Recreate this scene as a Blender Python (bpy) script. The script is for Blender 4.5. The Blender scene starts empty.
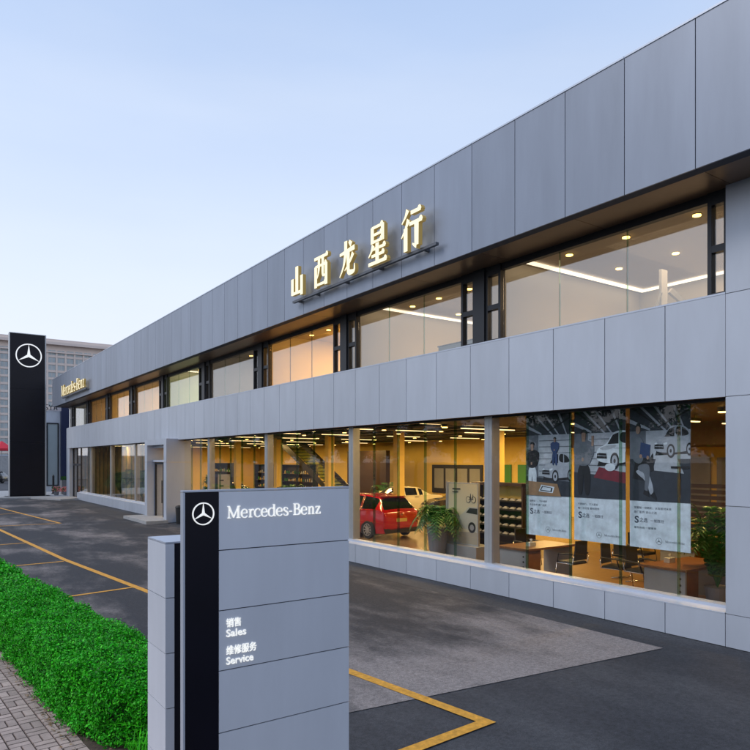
import bpy, math, random
import numpy as np
from math import sin, cos, pi, radians
random.seed(7); rng = np.random.default_rng(5)
C = bpy.context.scene.collection
sc = bpy.context.scene

# ------------------------------------------------------------------ materials
def mat(name, col, rough=0.6, metal=0.0, noise=0.0, nscale=4.0, bump=0.0, bscale=60.0, emit=None, estr=0.0,
        island=0.0, spec=0.5, stretch=None, coat=0.0):
    m = bpy.data.materials.new(name); m.use_nodes = True
    nt = m.node_tree; N = nt.nodes; L = nt.links
    b = N['Principled BSDF']
    b.inputs['Base Color'].default_value = (*col, 1)
    b.inputs['Roughness'].default_value = rough
    b.inputs['Metallic'].default_value = metal
    b.inputs['Specular IOR Level'].default_value = spec
    b.inputs['Coat Weight'].default_value = coat
    tc = N.new('ShaderNodeTexCoord')
    src = tc.outputs['Object']
    if stretch:
        mp = N.new('ShaderNodeMapping'); mp.inputs['Scale'].default_value = stretch
        L.new(src, mp.inputs['Vector']); src = mp.outputs['Vector']
    last = None
    if noise > 0 or island > 0:
        hsv = N.new('ShaderNodeHueSaturation'); hsv.inputs['Color'].default_value = (*col, 1)
        add = N.new('ShaderNodeMath'); add.operation = 'ADD'; add.inputs[0].default_value = 1.0
        tot = None
        if noise > 0:
            n = N.new('ShaderNodeTexNoise'); n.inputs['Scale'].default_value = nscale
            n.inputs['Detail'].default_value = 6; n.inputs['Roughness'].default_value = .6
            L.new(src, n.inputs['Vector'])
            mm = N.new('ShaderNodeMapRange'); mm.inputs[1].default_value = .25; mm.inputs[2].default_value = .75
            mm.inputs[3].default_value = -noise; mm.inputs[4].default_value = noise
            L.new(n.outputs['Fac'], mm.inputs[0]); tot = mm.outputs[0]
        if island > 0:
            g = N.new('ShaderNodeNewGeometry')
            mi = N.new('ShaderNodeMapRange'); mi.inputs[3].default_value = -island; mi.inputs[4].default_value = island
            L.new(g.outputs['Random Per Island'], mi.inputs[0])
            if tot is None: tot = mi.outputs[0]
            else:
                a2 = N.new('ShaderNodeMath'); a2.operation = 'ADD'
                L.new(tot, a2.inputs[0]); L.new(mi.outputs[0], a2.inputs[1]); tot = a2.outputs[0]
        L.new(tot, add.inputs[1]); L.new(add.outputs[0], hsv.inputs['Value'])
        L.new(hsv.outputs[0], b.inputs['Base Color'])
    if bump > 0:
        n2 = N.new('ShaderNodeTexNoise'); n2.inputs['Scale'].default_value = bscale; n2.inputs['Detail'].default_value = 4
        L.new(src, n2.inputs['Vector'])
        bp = N.new('ShaderNodeBump'); bp.inputs['Strength'].default_value = bump; bp.inputs['Distance'].default_value = .01
        L.new(n2.outputs['Fac'], bp.inputs['Height']); L.new(bp.outputs[0], b.inputs['Normal'])
    if emit:
        b.inputs['Emission Color'].default_value = (*emit, 1); b.inputs['Emission Strength'].default_value = estr
    return m

def glass_mat(name, tint, f0=.04, refl=(1, 1, 1), gain=1.0, power=5.0):
    m = bpy.data.materials.new(name); m.use_nodes = True
    nt = m.node_tree; N = nt.nodes; L = nt.links
    for n in list(N): N.remove(n)
    out = N.new('ShaderNodeOutputMaterial'); mx = N.new('ShaderNodeMixShader')
    tr = N.new('ShaderNodeBsdfTransparent'); tr.inputs[0].default_value = (*tint, 1)
    gl = N.new('ShaderNodeBsdfGlossy'); gl.inputs['Roughness'].default_value = 0.006; gl.inputs[0].default_value = (*refl, 1)
    lw = N.new('ShaderNodeLayerWeight'); lw.inputs['Blend'].default_value = .5
    pw = N.new('ShaderNodeMath'); pw.operation = 'POWER'; pw.inputs[1].default_value = power
    ma = N.new('ShaderNodeMath'); ma.operation = 'MULTIPLY_ADD'; ma.inputs[1].default_value = gain; ma.inputs[2].default_value = f0
    ma.use_clamp = True
    # faint waviness of real float glass
    tc = N.new('ShaderNodeTexCoord'); nn = N.new('ShaderNodeTexNoise'); nn.inputs['Scale'].default_value = .9
    bp = N.new('ShaderNodeBump'); bp.inputs['Strength'].default_value = .06; bp.inputs['Distance'].default_value = .02
    L.new(tc.outputs['Object'], nn.inputs['Vector']); L.new(nn.outputs['Fac'], bp.inputs['Height']); L.new(bp.outputs[0], gl.inputs['Normal'])
    L.new(lw.outputs['Facing'], pw.inputs[0]); L.new(pw.outputs[0], ma.inputs[0]); L.new(ma.outputs[0], mx.inputs[0])
    L.new(tr.outputs[0], mx.inputs[1]); L.new(gl.outputs[0], mx.inputs[2]); L.new(mx.outputs[0], out.inputs[0])
    return m

M = {}
M['fascia'] = mat('silver_fascia', (.265, .30, .37), .42, .25, noise=.10, nscale=2.2, island=.07, bump=.10, bscale=.9, stretch=(1, 1, .16))
M['panel'] = mat('silver_panel', (.49, .53, .605), .42, .2, noise=.07, nscale=2.0, island=.05, bump=.10, bscale=.9, stretch=(1, 1, .25))
M['sill'] = mat('pale_sill', (.55, .60, .70), .4, .2, noise=.05, nscale=3)
M['joint'] = mat('dark_joint', (.05, .055, .07), .8)
M['bronze'] = mat('bronze_soffit', (.20, .13, .085), .34, .3, noise=.15, nscale=1.2)
M['blackframe'] = mat('black_frame', (.018, .020, .026), .4, .2)
M['glass'] = glass_mat('clear_glass', (.935, .95, .955), .022)
M['glass2'] = glass_mat('upper_glass', (.93, .95, .94), .13, gain=.55)
M['fin'] = glass_mat('green_glass', (.60, .74, .64), .05)
M['steel_column'] = mat('grey_column', (.42, .43, .44), .35, .35, noise=.05)
M['roofing'] = mat('roofing', (.2, .2, .21), .9, noise=.2)
M['floor_in'] = mat('showroom_floor', (.22, .15, .085), .22, noise=.12, nscale=2)
M['wood_floor'] = mat('plank_floor', (.26, .13, .045), .3, noise=.35, nscale=3, stretch=(1, 12, 1))
M['ceil_dark'] = mat('dark_ceiling', (.04, .034, .028), .8, noise=.2, nscale=2)
M['ceil_brown'] = mat('brown_ceiling', (.15, .09, .05), .6, noise=.1)
M['ceil_white'] = mat('plaster_ceiling', (.42, .36, .30), .8, noise=.04)
M['wall_yellow'] = mat('warm_wall', (.88, .64, .15), .6, noise=.08, nscale=.6, stretch=(1, 1, .2))
M['wall_cream'] = mat('cream_wall', (.70, .64, .54), .7, noise=.04, nscale=.6)
M['wall_grey'] = mat('grey_wall', (.45, .45, .45), .7, noise=.04)
M['brown_dark'] = mat('dark_brown_panel', (.035, .018, .012), .5, noise=.1)
M['black'] = mat('black_gloss', (.008, .009, .014), .22, coat=.3)
M['blacksign'] = mat('black_sign_face', (.004, .004, .010), .35, noise=.25, nscale=2, spec=.25)
M['navy'] = mat('navy_panel', (.012, .02, .07), .4, noise=.1)
M['chrome'] = mat('chrome', (.75, .75, .75), .15, 1)
M['white'] = mat('white_laminate', (.55, .56, .56), .45, noise=.04)
M['greylam'] = mat('grey_laminate', (.30, .31, .31), .45, noise=.06)
M['wood'] = mat('brown_wood', (.20, .085, .03), .35, noise=.3, nscale=4, stretch=(1, 8, 1))
M['blackplastic'] = mat('black_plastic', (.02, .02, .02), .5)
M['asphalt_new'] = None
M['yellowpaint'] = mat('road_yellow', (.70, .34, .04), .7, noise=.38, nscale=14, bump=.3, bscale=80)
M['concrete'] = mat('concrete', (.38, .38, .38), .85, noise=.15, nscale=3, bump=.2)
M['paver'] = mat('paver', (.44, .335, .29), .9, noise=.16, nscale=9, island=.2, bump=.3)
M['sandjoint'] = mat('sand_bed', (.075, .06, .052), .95, noise=.3, nscale=12)
M['dirt'] = mat('dirt', (.085, .058, .042), .95, noise=.45, nscale=10, bump=.8, bscale=30)
M['leaf'] = mat('hedge_leaf', (.018, .33, .005), .5, island=.75, spec=.25)
M['leaf2'] = mat('hedge_leaf_light', (.06, .52, .012), .5, island=.4, spec=.25)
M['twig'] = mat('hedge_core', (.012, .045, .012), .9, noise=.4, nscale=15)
M['litter'] = mat('dry_leaf', (.22, .13, .06), .8, island=.6)
M['palm'] = mat('palm_leaf', (.03, .12, .02), .45, island=.5)
M['bark'] = mat('bark', (.09, .07, .05), .9, noise=.3, nscale=10, bump=.5)
M['treeleaf'] = mat('tree_leaf', (.035, .09, .022), .6, island=.5)
M['signgrey'] = mat('brushed_sign', (.66, .69, .755), .40, .15, noise=.06, nscale=3, island=.035, bump=.03, bscale=2, stretch=(1, 1, .25))
M['signedge'] = mat('sign_edge', (.52, .56, .64), .4, .3)
M['letter_lit'] = mat('lit_letter_face', (.35, .33, .25), .5, emit=(1, .88, .56), estr=.98)
M['letter_side'] = mat('lit_letter_side', (.40, .29, .09), .4, .3, emit=(1, .70, .22), estr=.13)
M['letter_white'] = mat('white_letter', (.88, .89, .86), .5, emit=(1, .98, .90), estr=.52)
M['star'] = mat('star_white', (.8, .8, .8), .3, emit=(1, 1, .95), estr=.55)
M['wing'] = mat('wing_wall', (.34, .27, .10), .6, noise=.45, nscale=1.5)
M['signrail'] = mat('sign_rail', (.12, .13, .15), .5, .3)
M['lamp'] = mat('warm_lamp', (1, .9, .7), .5, emit=(1, .58, .14), estr=7)
M['lampw'] = mat('white_lamp', (1, .95, .9), .5, emit=(1, .82, .60), estr=1.7)
M['tube'] = mat('tube_lamp', (1, .9, .7), .5, emit=(1, .68, .30), estr=2.6)
M['lampbody'] = mat('lamp_housing', (.1, .1, .1), .5)
M['rubber'] = mat('tyre_rubber', (.02, .02, .02), .8)
M['alloy'] = mat('alloy_rim', (.6, .6, .62), .3, .8)
M['carglass'] = mat('car_glass', (.012, .014, .016), .08, coat=.4)
M['redpaint'] = mat('red_car_paint', (.50, .006, .018), .2, .15, coat=1)
M['palepaint'] = mat('cream_car_paint', (.75, .68, .48), .25, .1, coat=1)
M['blackpaint'] = mat('black_car_paint', (.012, .012, .014), .25, .1, coat=1)
M['taillamp'] = mat('tail_lamp', (.35, .01, .01), .2, coat=1)
M['headlamp'] = mat('head_lamp', (.7, .7, .72), .12, coat=1)
M['plate'] = mat('number_plate', (.75, .55, .15), .5)
M['beige'] = mat('beige_stone', (.78, .66, .59), .85, noise=.06, nscale=.05)
M['farglass'] = mat('far_window', (.40, .46, .48), .2, noise=.3, nscale=.12)
M['red'] = mat('red_cloth', (.62, .02, .04), .7)
M['pink'] = mat('pink_petals', (.8, .25, .22), .7, island=.4)
M['pot'] = mat('grey_pot', (.22, .22, .23), .5, noise=.06)
M['stairblack'] = mat('stair_black', (.02, .02, .022), .4)
M['greenlit'] = mat('green_board', (.06, .28, .05), .5)

def asphalt(name, c_dark, c_light, lo, hi, big, wear=False):
    m = bpy.data.materials.new(name); m.use_nodes = True
    nt = m.node_tree; N = nt.nodes; L = nt.links; b = N['Principled BSDF']
    b.inputs['Roughness'].default_value = .8; b.inputs['Specular IOR Level'].default_value = .35
    tc = N.new('ShaderNodeTexCoord')
    mp = N.new('ShaderNodeMapping'); mp.inputs['Scale'].default_value = (1, .45, 1); mp.inputs['Rotation'].default_value = (0, 0, .3)
    L.new(tc.outputs['Object'], mp.inputs[0])
    n1 = N.new('ShaderNodeTexNoise'); n1.inputs['Scale'].default_value = big; n1.inputs['Detail'].default_value = 9; n1.inputs['Roughness'].default_value = .68
    L.new(mp.outputs[0], n1.inputs['Vector'])
    mr = N.new('ShaderNodeMapRange'); mr.inputs[1].default_value = lo; mr.inputs[2].default_value = hi; mr.interpolation_type = 'SMOOTHSTEP'
    L.new(n1.outputs['Fac'], mr.inputs[0])
    if wear:      # the patch is most worn next to its cut edge at the near end
        sp_ = N.new('ShaderNodeSeparateXYZ'); L.new(tc.outputs['Object'], sp_.inputs[0])
        w1 = N.new('ShaderNodeMapRange'); w1.inputs[1].default_value = 6.2; w1.inputs[2].default_value = 10.5; w1.inputs[3].default_value = .17; w1.inputs[4].default_value = -.02
        L.new(sp_.outputs['Y'], w1.inputs[0]); wa = N.new('ShaderNodeMath'); wa.operation = 'ADD'
        L.new(n1.outputs['Fac'], wa.inputs[0]); L.new(w1.outputs[0], wa.inputs[1]); L.new(wa.outputs[0], mr.inputs[0])
    mx = N.new('ShaderNodeMixRGB'); mx.inputs[1].default_value = (*c_dark, 1); mx.inputs[2].default_value = (*c_light, 1)
    L.new(mr.outputs[0], mx.inputs[0])
    n2 = N.new('ShaderNodeTexNoise'); n2.inputs['Scale'].default_value = 110; n2.inputs['Detail'].default_value = 3
    L.new(tc.outputs['Object'], n2.inputs['Vector'])
    m2 = N.new('ShaderNodeMapRange'); m2.inputs[1].default_value = .3; m2.inputs[2].default_value = .7; m2.inputs[3].default_value = .62; m2.inputs[4].default_value = 1.42
    L.new(n2.outputs['Fac'], m2.inputs[0])
    n3 = N.new('ShaderNodeTexNoise'); n3.inputs['Scale'].default_value = 16; n3.inputs['Detail'].default_value = 6; n3.inputs['Roughness'].default_value = .75
    L.new(tc.outputs['Object'], n3.inputs['Vector'])
    m3 = N.new('ShaderNodeMapRange'); m3.inputs[1].default_value = .3; m3.inputs[2].default_value = .7; m3.inputs[3].default_value = .66; m3.inputs[4].default_value = 1.36
    L.new(n3.outputs['Fac'], m3.inputs[0])
    mm = N.new('ShaderNodeMath'); mm.operation = 'MULTIPLY'; L.new(m2.outputs[0], mm.inputs[0]); L.new(m3.outputs[0], mm.inputs[1])
    hs = N.new('ShaderNodeHueSaturation'); L.new(mx.outputs[0], hs.inputs['Color']); L.new(mm.outputs[0], hs.inputs['Value'])
    L.new(hs.outputs[0], b.inputs['Base Color'])
    bp = N.new('ShaderNodeBump'); bp.inputs['Strength'].default_value = .5; bp.inputs['Distance'].default_value = .008
    L.new(n2.outputs['Fac'], bp.inputs['Height']); L.new(bp.outputs[0], b.inputs['Normal'])
    return m
M['asphalt_new'] = asphalt('dark_asphalt', (.038, .040, .047), (.074, .077, .085), .35, .7, .5)
M['asphalt_old'] = asphalt('worn_asphalt', (.038, .040, .047), (.27, .24, .23), .43, .70, .42, wear=True)

# ------------------------------------------------------------------ mesh builder
class MB:
    def __init__(s): s.v = []; s.f = []; s.m = []
    def quad(s, a, b, c, d, mi=0):
        n = len(s.v); s.v += [a, b, c, d]; s.f.append((n, n+1, n+2, n+3)); s.m.append(mi)
    def box(s, x0, x1, y0, y1, z0, z1, mi=0):
        n = len(s.v)
        s.v += [(x0,y0,z0),(x1,y0,z0),(x1,y1,z0),(x0,y1,z0),(x0,y0,z1),(x1,y0,z1),(x1,y1,z1),(x0,y1,z1)]
        for f in ((0,3,2,1),(4,5,6,7),(0,1,5,4),(1,2,6,5),(2,3,7,6),(3,0,4,7)):
            s.f.append(tuple(n+i for i in f)); s.m.append(mi)
        return s
    def prism(s, pts, fn, t0, t1, mi=0, side=None):
        """pts 2D polygon; fn(u,v,t)->xyz"""
        n = len(s.v); k = len(pts)
        s.v += [fn(u, v, t0) for u, v in pts] + [fn(u, v, t1) for u, v in pts]
        s.f.append(tuple(n+i for i in range(k))[::-1]); s.m.append(mi)
        s.f.append(tuple(n+k+i for i in range(k))); s.m.append(mi)
        for i in range(k):
            j = (i+1) % k
            s.f.append((n+i, n+j, n+k+j, n+k+i)); s.m.append(mi if side is None else side)
        return s
    def tube(s, pts, rad, n=8, mi=0, caps=True):
        P = [np.array(p, float) for p in pts]
        if not hasattr(rad, '__len__'): rad = [rad]*len(P)
        base = len(s.v)
        for i, p in enumerate(P):
            t = P[min(i+1, len(P)-1)] - P[max(i-1, 0)]; t /= np.linalg.norm(t)+1e-9
            a = np.array((0, 0, 1.)) if abs(t[2]) < .9 else np.array((1., 0, 0))
            u = np.cross(t, a); u /= np.linalg.norm(u); w = np.cross(t, u)
            for k in range(n):
                an = 2*pi*k/n
                s.v.append(tuple(p + rad[i]*(cos(an)*u + sin(an)*w)))
        for i in range(len(P)-1):
            for k in range(n):
                k2 = (k+1) % n
                s.f.append((base+i*n+k, base+i*n+k2, base+(i+1)*n+k2, base+(i+1)*n+k)); s.m.append(mi)
        if caps:
            s.f.append(tuple(base+k for k in range(n))[::-1]); s.m.append(mi)
            s.f.append(tuple(base+(len(P)-1)*n+k for k in range(n))); s.m.append(mi)
        return s
    def build(s, name, mats, parent=None, off=(0, 0, 0), smooth=False, bevel=0):
        if not isinstance(mats, (list, tuple)): mats = [mats]
        me = bpy.data.meshes.new(name)
        me.from_pydata([(x-off[0], y-off[1], z-off[2]) for x, y, z in s.v], [], s.f)
        for m in mats: me.materials.append(m)
        me.polygons.foreach_set('material_index', s.m)
        if smooth: me.polygons.foreach_set('use_smooth', [True]*len(me.polygons))
        me.update()
        o = bpy.data.objects.new(name, me); C.objects.link(o)
        if parent is not None: o.parent = parent
        if bevel:
            md = o.modifiers.new('b', 'BEVEL'); md.width = bevel; md.segments = 2; md.limit_method = 'ANGLE'
        return o

def tag(o, label=None, cat=None, group=None, kind=None):
    if label: o['label'] = label
    if cat: o['category'] = cat
    if group: o['group'] = group
    if kind: o['kind'] = kind
    return o
def empty(name, loc, rz=0, label=None, cat=None, group=None):
    o = bpy.data.objects.new(name, None); C.objects.link(o); o.location = loc; o.rotation_euler = (0, 0, rz)
    o.empty_display_size = .1
    return tag(o, label, cat, group)
def copy_tree(o, parent=None):
    c = o.copy(); C.objects.link(c); c.parent = parent
    for ch in list(o.children): copy_tree(ch, c)
    return c

# ------------------------------------------------------------------ lettering
def crom(pts, k=5):
    if len(pts) < 3: return pts
    P = [np.array(p, float) for p in pts]; P = [2*P[0]-P[1]] + P + [2*P[-1]-P[-2]]
    out = []
    for i in range(1, len(P)-2):
        for j in range(k):
            t = j/k
            out.append(tuple(.5*((2*P[i]) + (-P[i-1]+P[i+1])*t + (2*P[i-1]-5*P[i]+4*P[i+1]-P[i+2])*t*t + (-P[i-1]+3*P[i]-3*P[i+1]+P[i+2])*t**3)))
    out.append(tuple(P[-2])); return out
def strokes_to(mb, strokes, fn, t0, t1, mi=0, side=None, step=.0004, smooth=True):
    """strokes: lists of (x,y,w); fn maps (x,y,t)"""
    for si, st in enumerate(strokes):
        pts = crom(st) if (smooth and len(st) > 2) else st
        Lp, Rp = [], []
        for i, (x, y, w) in enumerate(pts):
            a = pts[max(i-1, 0)]; b = pts[min(i+1, len(pts)-1)]
            dx, dy = b[0]-a[0], b[1]-a[1]; l = math.hypot(dx, dy)+1e-9
            nx, ny = -dy/l*w/2, dx/l*w/2
            Lp.append((x+nx, y+ny)); Rp.append((x-nx, y-ny))
        n = len(mb.v); k = len(pts); tt = t1 + step*(si % 9)
        for q in Lp: mb.v.append(fn(q[0], q[1], tt))
        for q in Rp: mb.v.append(fn(q[0], q[1], tt))
        for q in Lp: mb.v.append(fn(q[0], q[1], t0))
        for q in Rp: mb.v.append(fn(q[0], q[1], t0))
        sd = mi if side is None else side
        for i in range(k-1):
            mb.f.append((n+i, n+i+1, n+k+i+1, n+k+i)); mb.m.append(mi)
            mb.f.append((n+i, n+2*k+i, n+2*k+i+1, n+i+1)); mb.m.append(sd)
            mb.f.append((n+k+i, n+k+i+1, n+3*k+i+1, n+3*k+i)); mb.m.append(sd)
        mb.f.append((n, n+k, n+3*k, n+2*k)); mb.m.append(sd)
        mb.f.append((n+k-1, n+3*k-1, n+4*k-1, n+2*k-1)); mb.m.append(sd)
E_ = [[(6,27,3.5),(40,27,3.5)], [(40,27,6),(38,40,6.5),(30,48.5,4.5),(22,50,4),(12,45,6.5),(6,35,9),(5,25,9.8),(7,12,8.5),(15,3,5.5),(25,0.5,4.5),(35,4,4),(41,11,3)]]
SER = {
 'M': (88, [[(14,70,5),(14,2,5)],[(13,70,10.5),(43,4,8)],[(43,4,5),(71,70,5)],[(72,70,10),(72,2,10)],[(4,1.5,3.2),(25,1.5,3.2)],[(60,1.5,3.2),(84,1.5,3.2)],[(4,70,3.2),(18,70,3.2)],[(68,70,3.2),(84,70,3.2)]]),
 'e': (47, E_),
 'r': (38, [[(14,48,9.5),(14,2,9.5)],[(4,1.5,3.2),(26,1.5,3.2)],[(4,47,3.4),(14,47,3.4)],[(16,36,4),(22,44,5),(29,47,6),(35,44,9)]]),
 'c': (44, [[(38,40,8),(33,47,5),(25,50,4.2),(14,46,6.5),(6,35,9.2),(5,25,10),(7,12,8.5),(15,3,5.5),(25,.5,4.5),(35,4,4),(40,11,3)]]),
 'd': (55, [[(40,42,3.5),(30,49,4.5),(18,49,5),(8,40,8.5),(5,25,10),(8,9,8.5),(18,1,5),(28,1,4.5),(40,9,3.5)],[(42,72,9.5),(42,2,9.5)],[(32,70.5,3.4),(42,70.5,3.4)],[(42,1.5,3.2),(53,1.5,3.2)]]),
 's': (40, [[(33,38,3.5),(28,47,4.2),(18,50,4.5),(9,46,7),(7,38,8.5),(12,31,9.5),(24,24,9.8),(32,17,9.5),(33,9,8.5),(28,2,6),(18,0.5,4.5),(9,3,4.2),(5,12,3.5)]]),
 '-': (27, [[(4,24,7),(22,24,7)]]),
 'B': (58, [[(15,70,10),(15,2,10)],[(4,70,3.2),(16,70,3.2)],[(4,1.5,3.2),(16,1.5,3.2)],[(15,69,4),(34,69,4.5),(43,63,8),(45,54,9),(42,44,7),(32,38,4.5),(15,37,4)],[(32,38,4.2),(45,32,7),(50,20,9.5),(46,8,8.5),(36,2.5,4.8),(15,2,4)]]),
 'n': (54, [[(13,48,9.5),(13,2,9.5)],[(4,47,3.4),(13,47,3.4)],[(4,1.5,3.2),(23,1.5,3.2)],[(15,38,3.6),(24,46,5),(33,47,7),(40,38,9.5),(40,20,9.5),(40,2,9.5)],[(31,1.5,3.2),(50,1.5,3.2)]]),
 'z': (43, [[(6,47.5,4.5),(37,47.5,4.5)],[(34,46,9),(8,4,9)],[(6,2.5,4.5),(39,2.5,4.5)],[(6.5,49,3.4),(6.5,38,3.4)],[(38.5,1,3.4),(38.5,13,3.4)]]),
}
def serif_word(mb, word, fn, width, t0, t1, mi=0, side=None):
    tot = sum(SER[c][0] for c in word); k = width/tot; x = 0
    for c in word:
        strokes_to(mb, SER[c][1], lambda a, b, t, x=x: fn((a+x)*k, b*k, t), t0, t1, mi, side)
        x += SER[c][0]
SONG = {
 'shan': [[(17,60,11),(17,10,11)],[(50,94,12),(50,12,12)],[(84,62,11),(84,2,11)],[(14,13,7),(86,13,7)]],
 'xi': [[(6,87,7),(94,87,7)],[(16,64,10),(16,2,10)],[(14,63,6),(86,63,6)],[(84,64,10),(84,2,10)],[(16,9,6),(84,9,6)],[(39,87,9),(38,56,8),(33,38,6),(24,27,3)],[(62,87,9),(62,60,9),(62,38,8),(68,31,6),(78,33,3)]],
 'long': [[(6,64,6),(92,70,8)],[(60,92,7),(74,80,9)],[(42,96,10),(40,62,9),(28,28,7),(6,3,3)],[(56,67,10),(56,30,10),(58,10,9),(72,6,8),(90,8,7),(92,26,3)],[(84,56,9),(66,36,6),(36,16,3)]],
 'xing': [[(24,96,9),(24,54,9)],[(76,96,9),(76,54,9)],[(22,94,6),(78,94,6)],[(24,75,5.5),(76,75,5.5)],[(24,57,5.5),(76,57,5.5)],[(30,49,9),(20,34,6),(6,22,3)],[(24,39,6),(90,39,6)],[(20,22,6),(84,22,6)],[(4,3,7),(96,3,7)],[(50,52,10),(50,3,10)]],
 'hang': [[(32,96,9),(22,82,6),(6,68,3)],[(36,72,9),(22,52,6),(4,34,3)],[(23,54,10),(23,-2,10)],[(46,86,7),(90,86,7)],[(40,60,7),(96,60,7)],[(72,60,11),(72,4,10)],[(72,3,8),(64,5,6),(54,11,3)]],
}
def song(strokes):
    out = []
    for st_ in strokes:
        out.append([(x, y, w*(1.75 if w > 7.5 else 1.3)) for x, y, w in st_])
        if len(st_) == 2 and abs(st_[0][1]-st_[1][1]) < 7 and st_[1][2] <= 7:      # triangular serif of a Song-style horizontal
            x1, y1 = st_[1][0], st_[1][1]; out.append([(x1-13, y1+1, 3), (x1-6, y1+4, 12), (x1+2, y1, 3)])
    return out
def text_mesh(body, size, extrude, bold=0.0):
    cu = bpy.data.curves.new('t', 'FONT'); cu.body = body; cu.size = size; cu.extrude = extrude; cu.offset = bold
    cu.resolution_u = 4
    o = bpy.data.objects.new('t', cu); C.objects.link(o)
    dg = bpy.context.evaluated_depsgraph_get()
    me = bpy.data.meshes.new_from_object(o.evaluated_get(dg))
    bpy.data.objects.remove(o); bpy.data.curves.remove(cu)
    return me
def text_obj(name, body, width, height, m, parent, loc, facing='-Y', bold=0.0, ext=.004):
    """flat text fitted in width x height, lower-left at loc (parent space)"""
    me = text_mesh(body, 1.0, ext, bold)
    n = len(me.vertices); co = np.zeros(n*3); me.vertices.foreach_get('co', co); co = co.reshape(-1, 3)
    mn = co.min(0); mxx = co.max(0); sx = width/(mxx[0]-mn[0]); sy = height/(mxx[1]-mn[1])
    x = (co[:, 0]-mn[0])*sx; y = (co[:, 1]-mn[1])*sy; z = co[:, 2]
    if facing == '-Y': q = np.stack([x, -z, y], 1)
    else: q = np.stack([-z, -x, y], 1)      # faces -X, text runs toward -Y
    me.vertices.foreach_set('co', q.ravel()); me.materials.clear(); me.materials.append(m); me.update()
    me.name = name
    o = bpy.data.objects.new(name, me); C.objects.link(o); o.parent = parent; o.location = loc
    return o
def star_to(mb, fn, R, t0, t1, mi=0, ring=.10):
    n = 56
    ro, ri = R, R*(1-ring)
    b = len(mb.v)
    for k in range(n):
        a = 2*pi*k/n
        for rr, t in ((ro, t1), (ri, t1), (ro, t0), (ri, t0)): mb.v.append(fn(rr*cos(a), rr*sin(a), t))
    for k in range(n):
        j = (k+1) % n; A = b+4*k; B = b+4*j
        for f in ((A, B, B+1, A+1), (A, A+2, B+2, B), (A+1, B+1, B+3, A+3)): mb.f.append(f); mb.m.append(mi)
    e = .0004 if t1 > t0 else -.0004
    tips = [(cos(pi/2+k*2*pi/3)*ri*1.02, sin(pi/2+k*2*pi/3)*ri*1.02) for k in range(3)]
    inn = [(cos(pi/2+pi/3+k*2*pi/3)*R*.135, sin(pi/2+pi/3+k*2*pi/3)*R*.135) for k in range(3)]
    poly = []
    for k in range(3): poly += [tips[k], inn[k]]
    # kite arms as one star polygon, tip slightly blunt
    c = fn(0, 0, t1+e+(t1-t0)*.3); n0 = len(mb.v); mb.v.append(c)
    for p in poly: mb.v.append(fn(p[0], p[1], t1+e))
    for p in poly: mb.v.append(fn(p[0], p[1], t0))
    for k in range(6):
        j = (k+1) % 6
        mb.f.append((n0, n0+1+k, n0+1+j)); mb.m.append(mi)
        mb.f.append((n0+1+k, n0+7+k, n0+7+j, n0+1+j)); mb.m.append(mi)

# ------------------------------------------------------------------ key planes (metres)
XF, XL, XG2, XG = 9.30, 10.28, 10.46, 10.60
Z_TOP, Z_SOF, Z_HEAD, Z_B1, Z_B0 = 9.24, 7.07, 6.95, 5.42, 3.84
YC = 5.265; YE = 57.0; XB = 27.0
units = [10.72+5.6*k for k in range(9)]            # dark window piers of the upper floor

# ------------------------------------------------------------------ GROUND
def sheet(name, pts, z, m, label=None):
    mb = MB(); n = len(pts); mb.v = [(x, y, z) for x, y in pts]; mb.f = [tuple(range(n))]; mb.m = [0]
    return tag(mb.build(name, m), label, kind='structure')
sheet('ground', [(-700, -400), (900, -400), (900, 1000), (-700, 1000)], -.012, M['asphalt_new'])
# worn asphalt of the parking lot, its near edge and the fresh strip along the plinth as separate surfaces
sheet('parking_lot', [(3.0, 6.46), (9.43, 5.78), (9.43, 30.4), (8.55, 34.5), (9.0, 52.3), (7.0, 56.0), (-6, 56.0), (1.2, 15), (1.9, 6.6)], -.004, M['asphalt_old'])
sheet('road', [(-14, -60), (-3.2, -60), (-3.2, 300), (-14, 300)], -.006, M['asphalt_new'])
# pavement with brick pavers in a basket weave (rotated with the street)
ang = .07
def rot(x, y): return (x*cos(ang)-y*sin(ang)+1.86, x*sin(ang)+y*cos(ang)+1.5)
sheet('pavement', [rot(*p) for p in ((-4.0, -20), (-.01, -20), (-.01, 70), (-4.0, 70))], .012, M['sandjoint'])
pv = MB(); cell = .205
def brick(mb, x0, x1, y0, y1, z):
    g = .009; q = [rot(x0+g, y0+g), rot(x1-g, y0+g), rot(x1-g, y1-g), rot(x0+g, y1-g)]
    n = len(mb.v); zz = z+random.uniform(-.002, .002)
    mb.v += [(x, y, .005) for x, y in q] + [(x, y, zz) for x, y in q]
    for f in ((4,5,6,7),(0,1,5,4),(1,2,6,5),(2,3,7,6),(3,0,4,7)): mb.f.append(tuple(n+i for i in f)); mb.m.append(0)
for i in range(-10, 0):
    for j in range(11, 150):
        x, y = i*cell-.02, j*cell
        if (i+j) % 2:
            brick(pv, x, x+cell/2, y, y+cell, .03); brick(pv, x+cell/2, x+cell, y, y+cell, .03)
        else:
            brick(pv, x, x+cell, y, y+cell/2, .03); brick(pv, x, x+cell, y+cell/2, y+cell, .03)
tag(pv.build('pavement_bricks', M['paver']), kind='structure')
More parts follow.
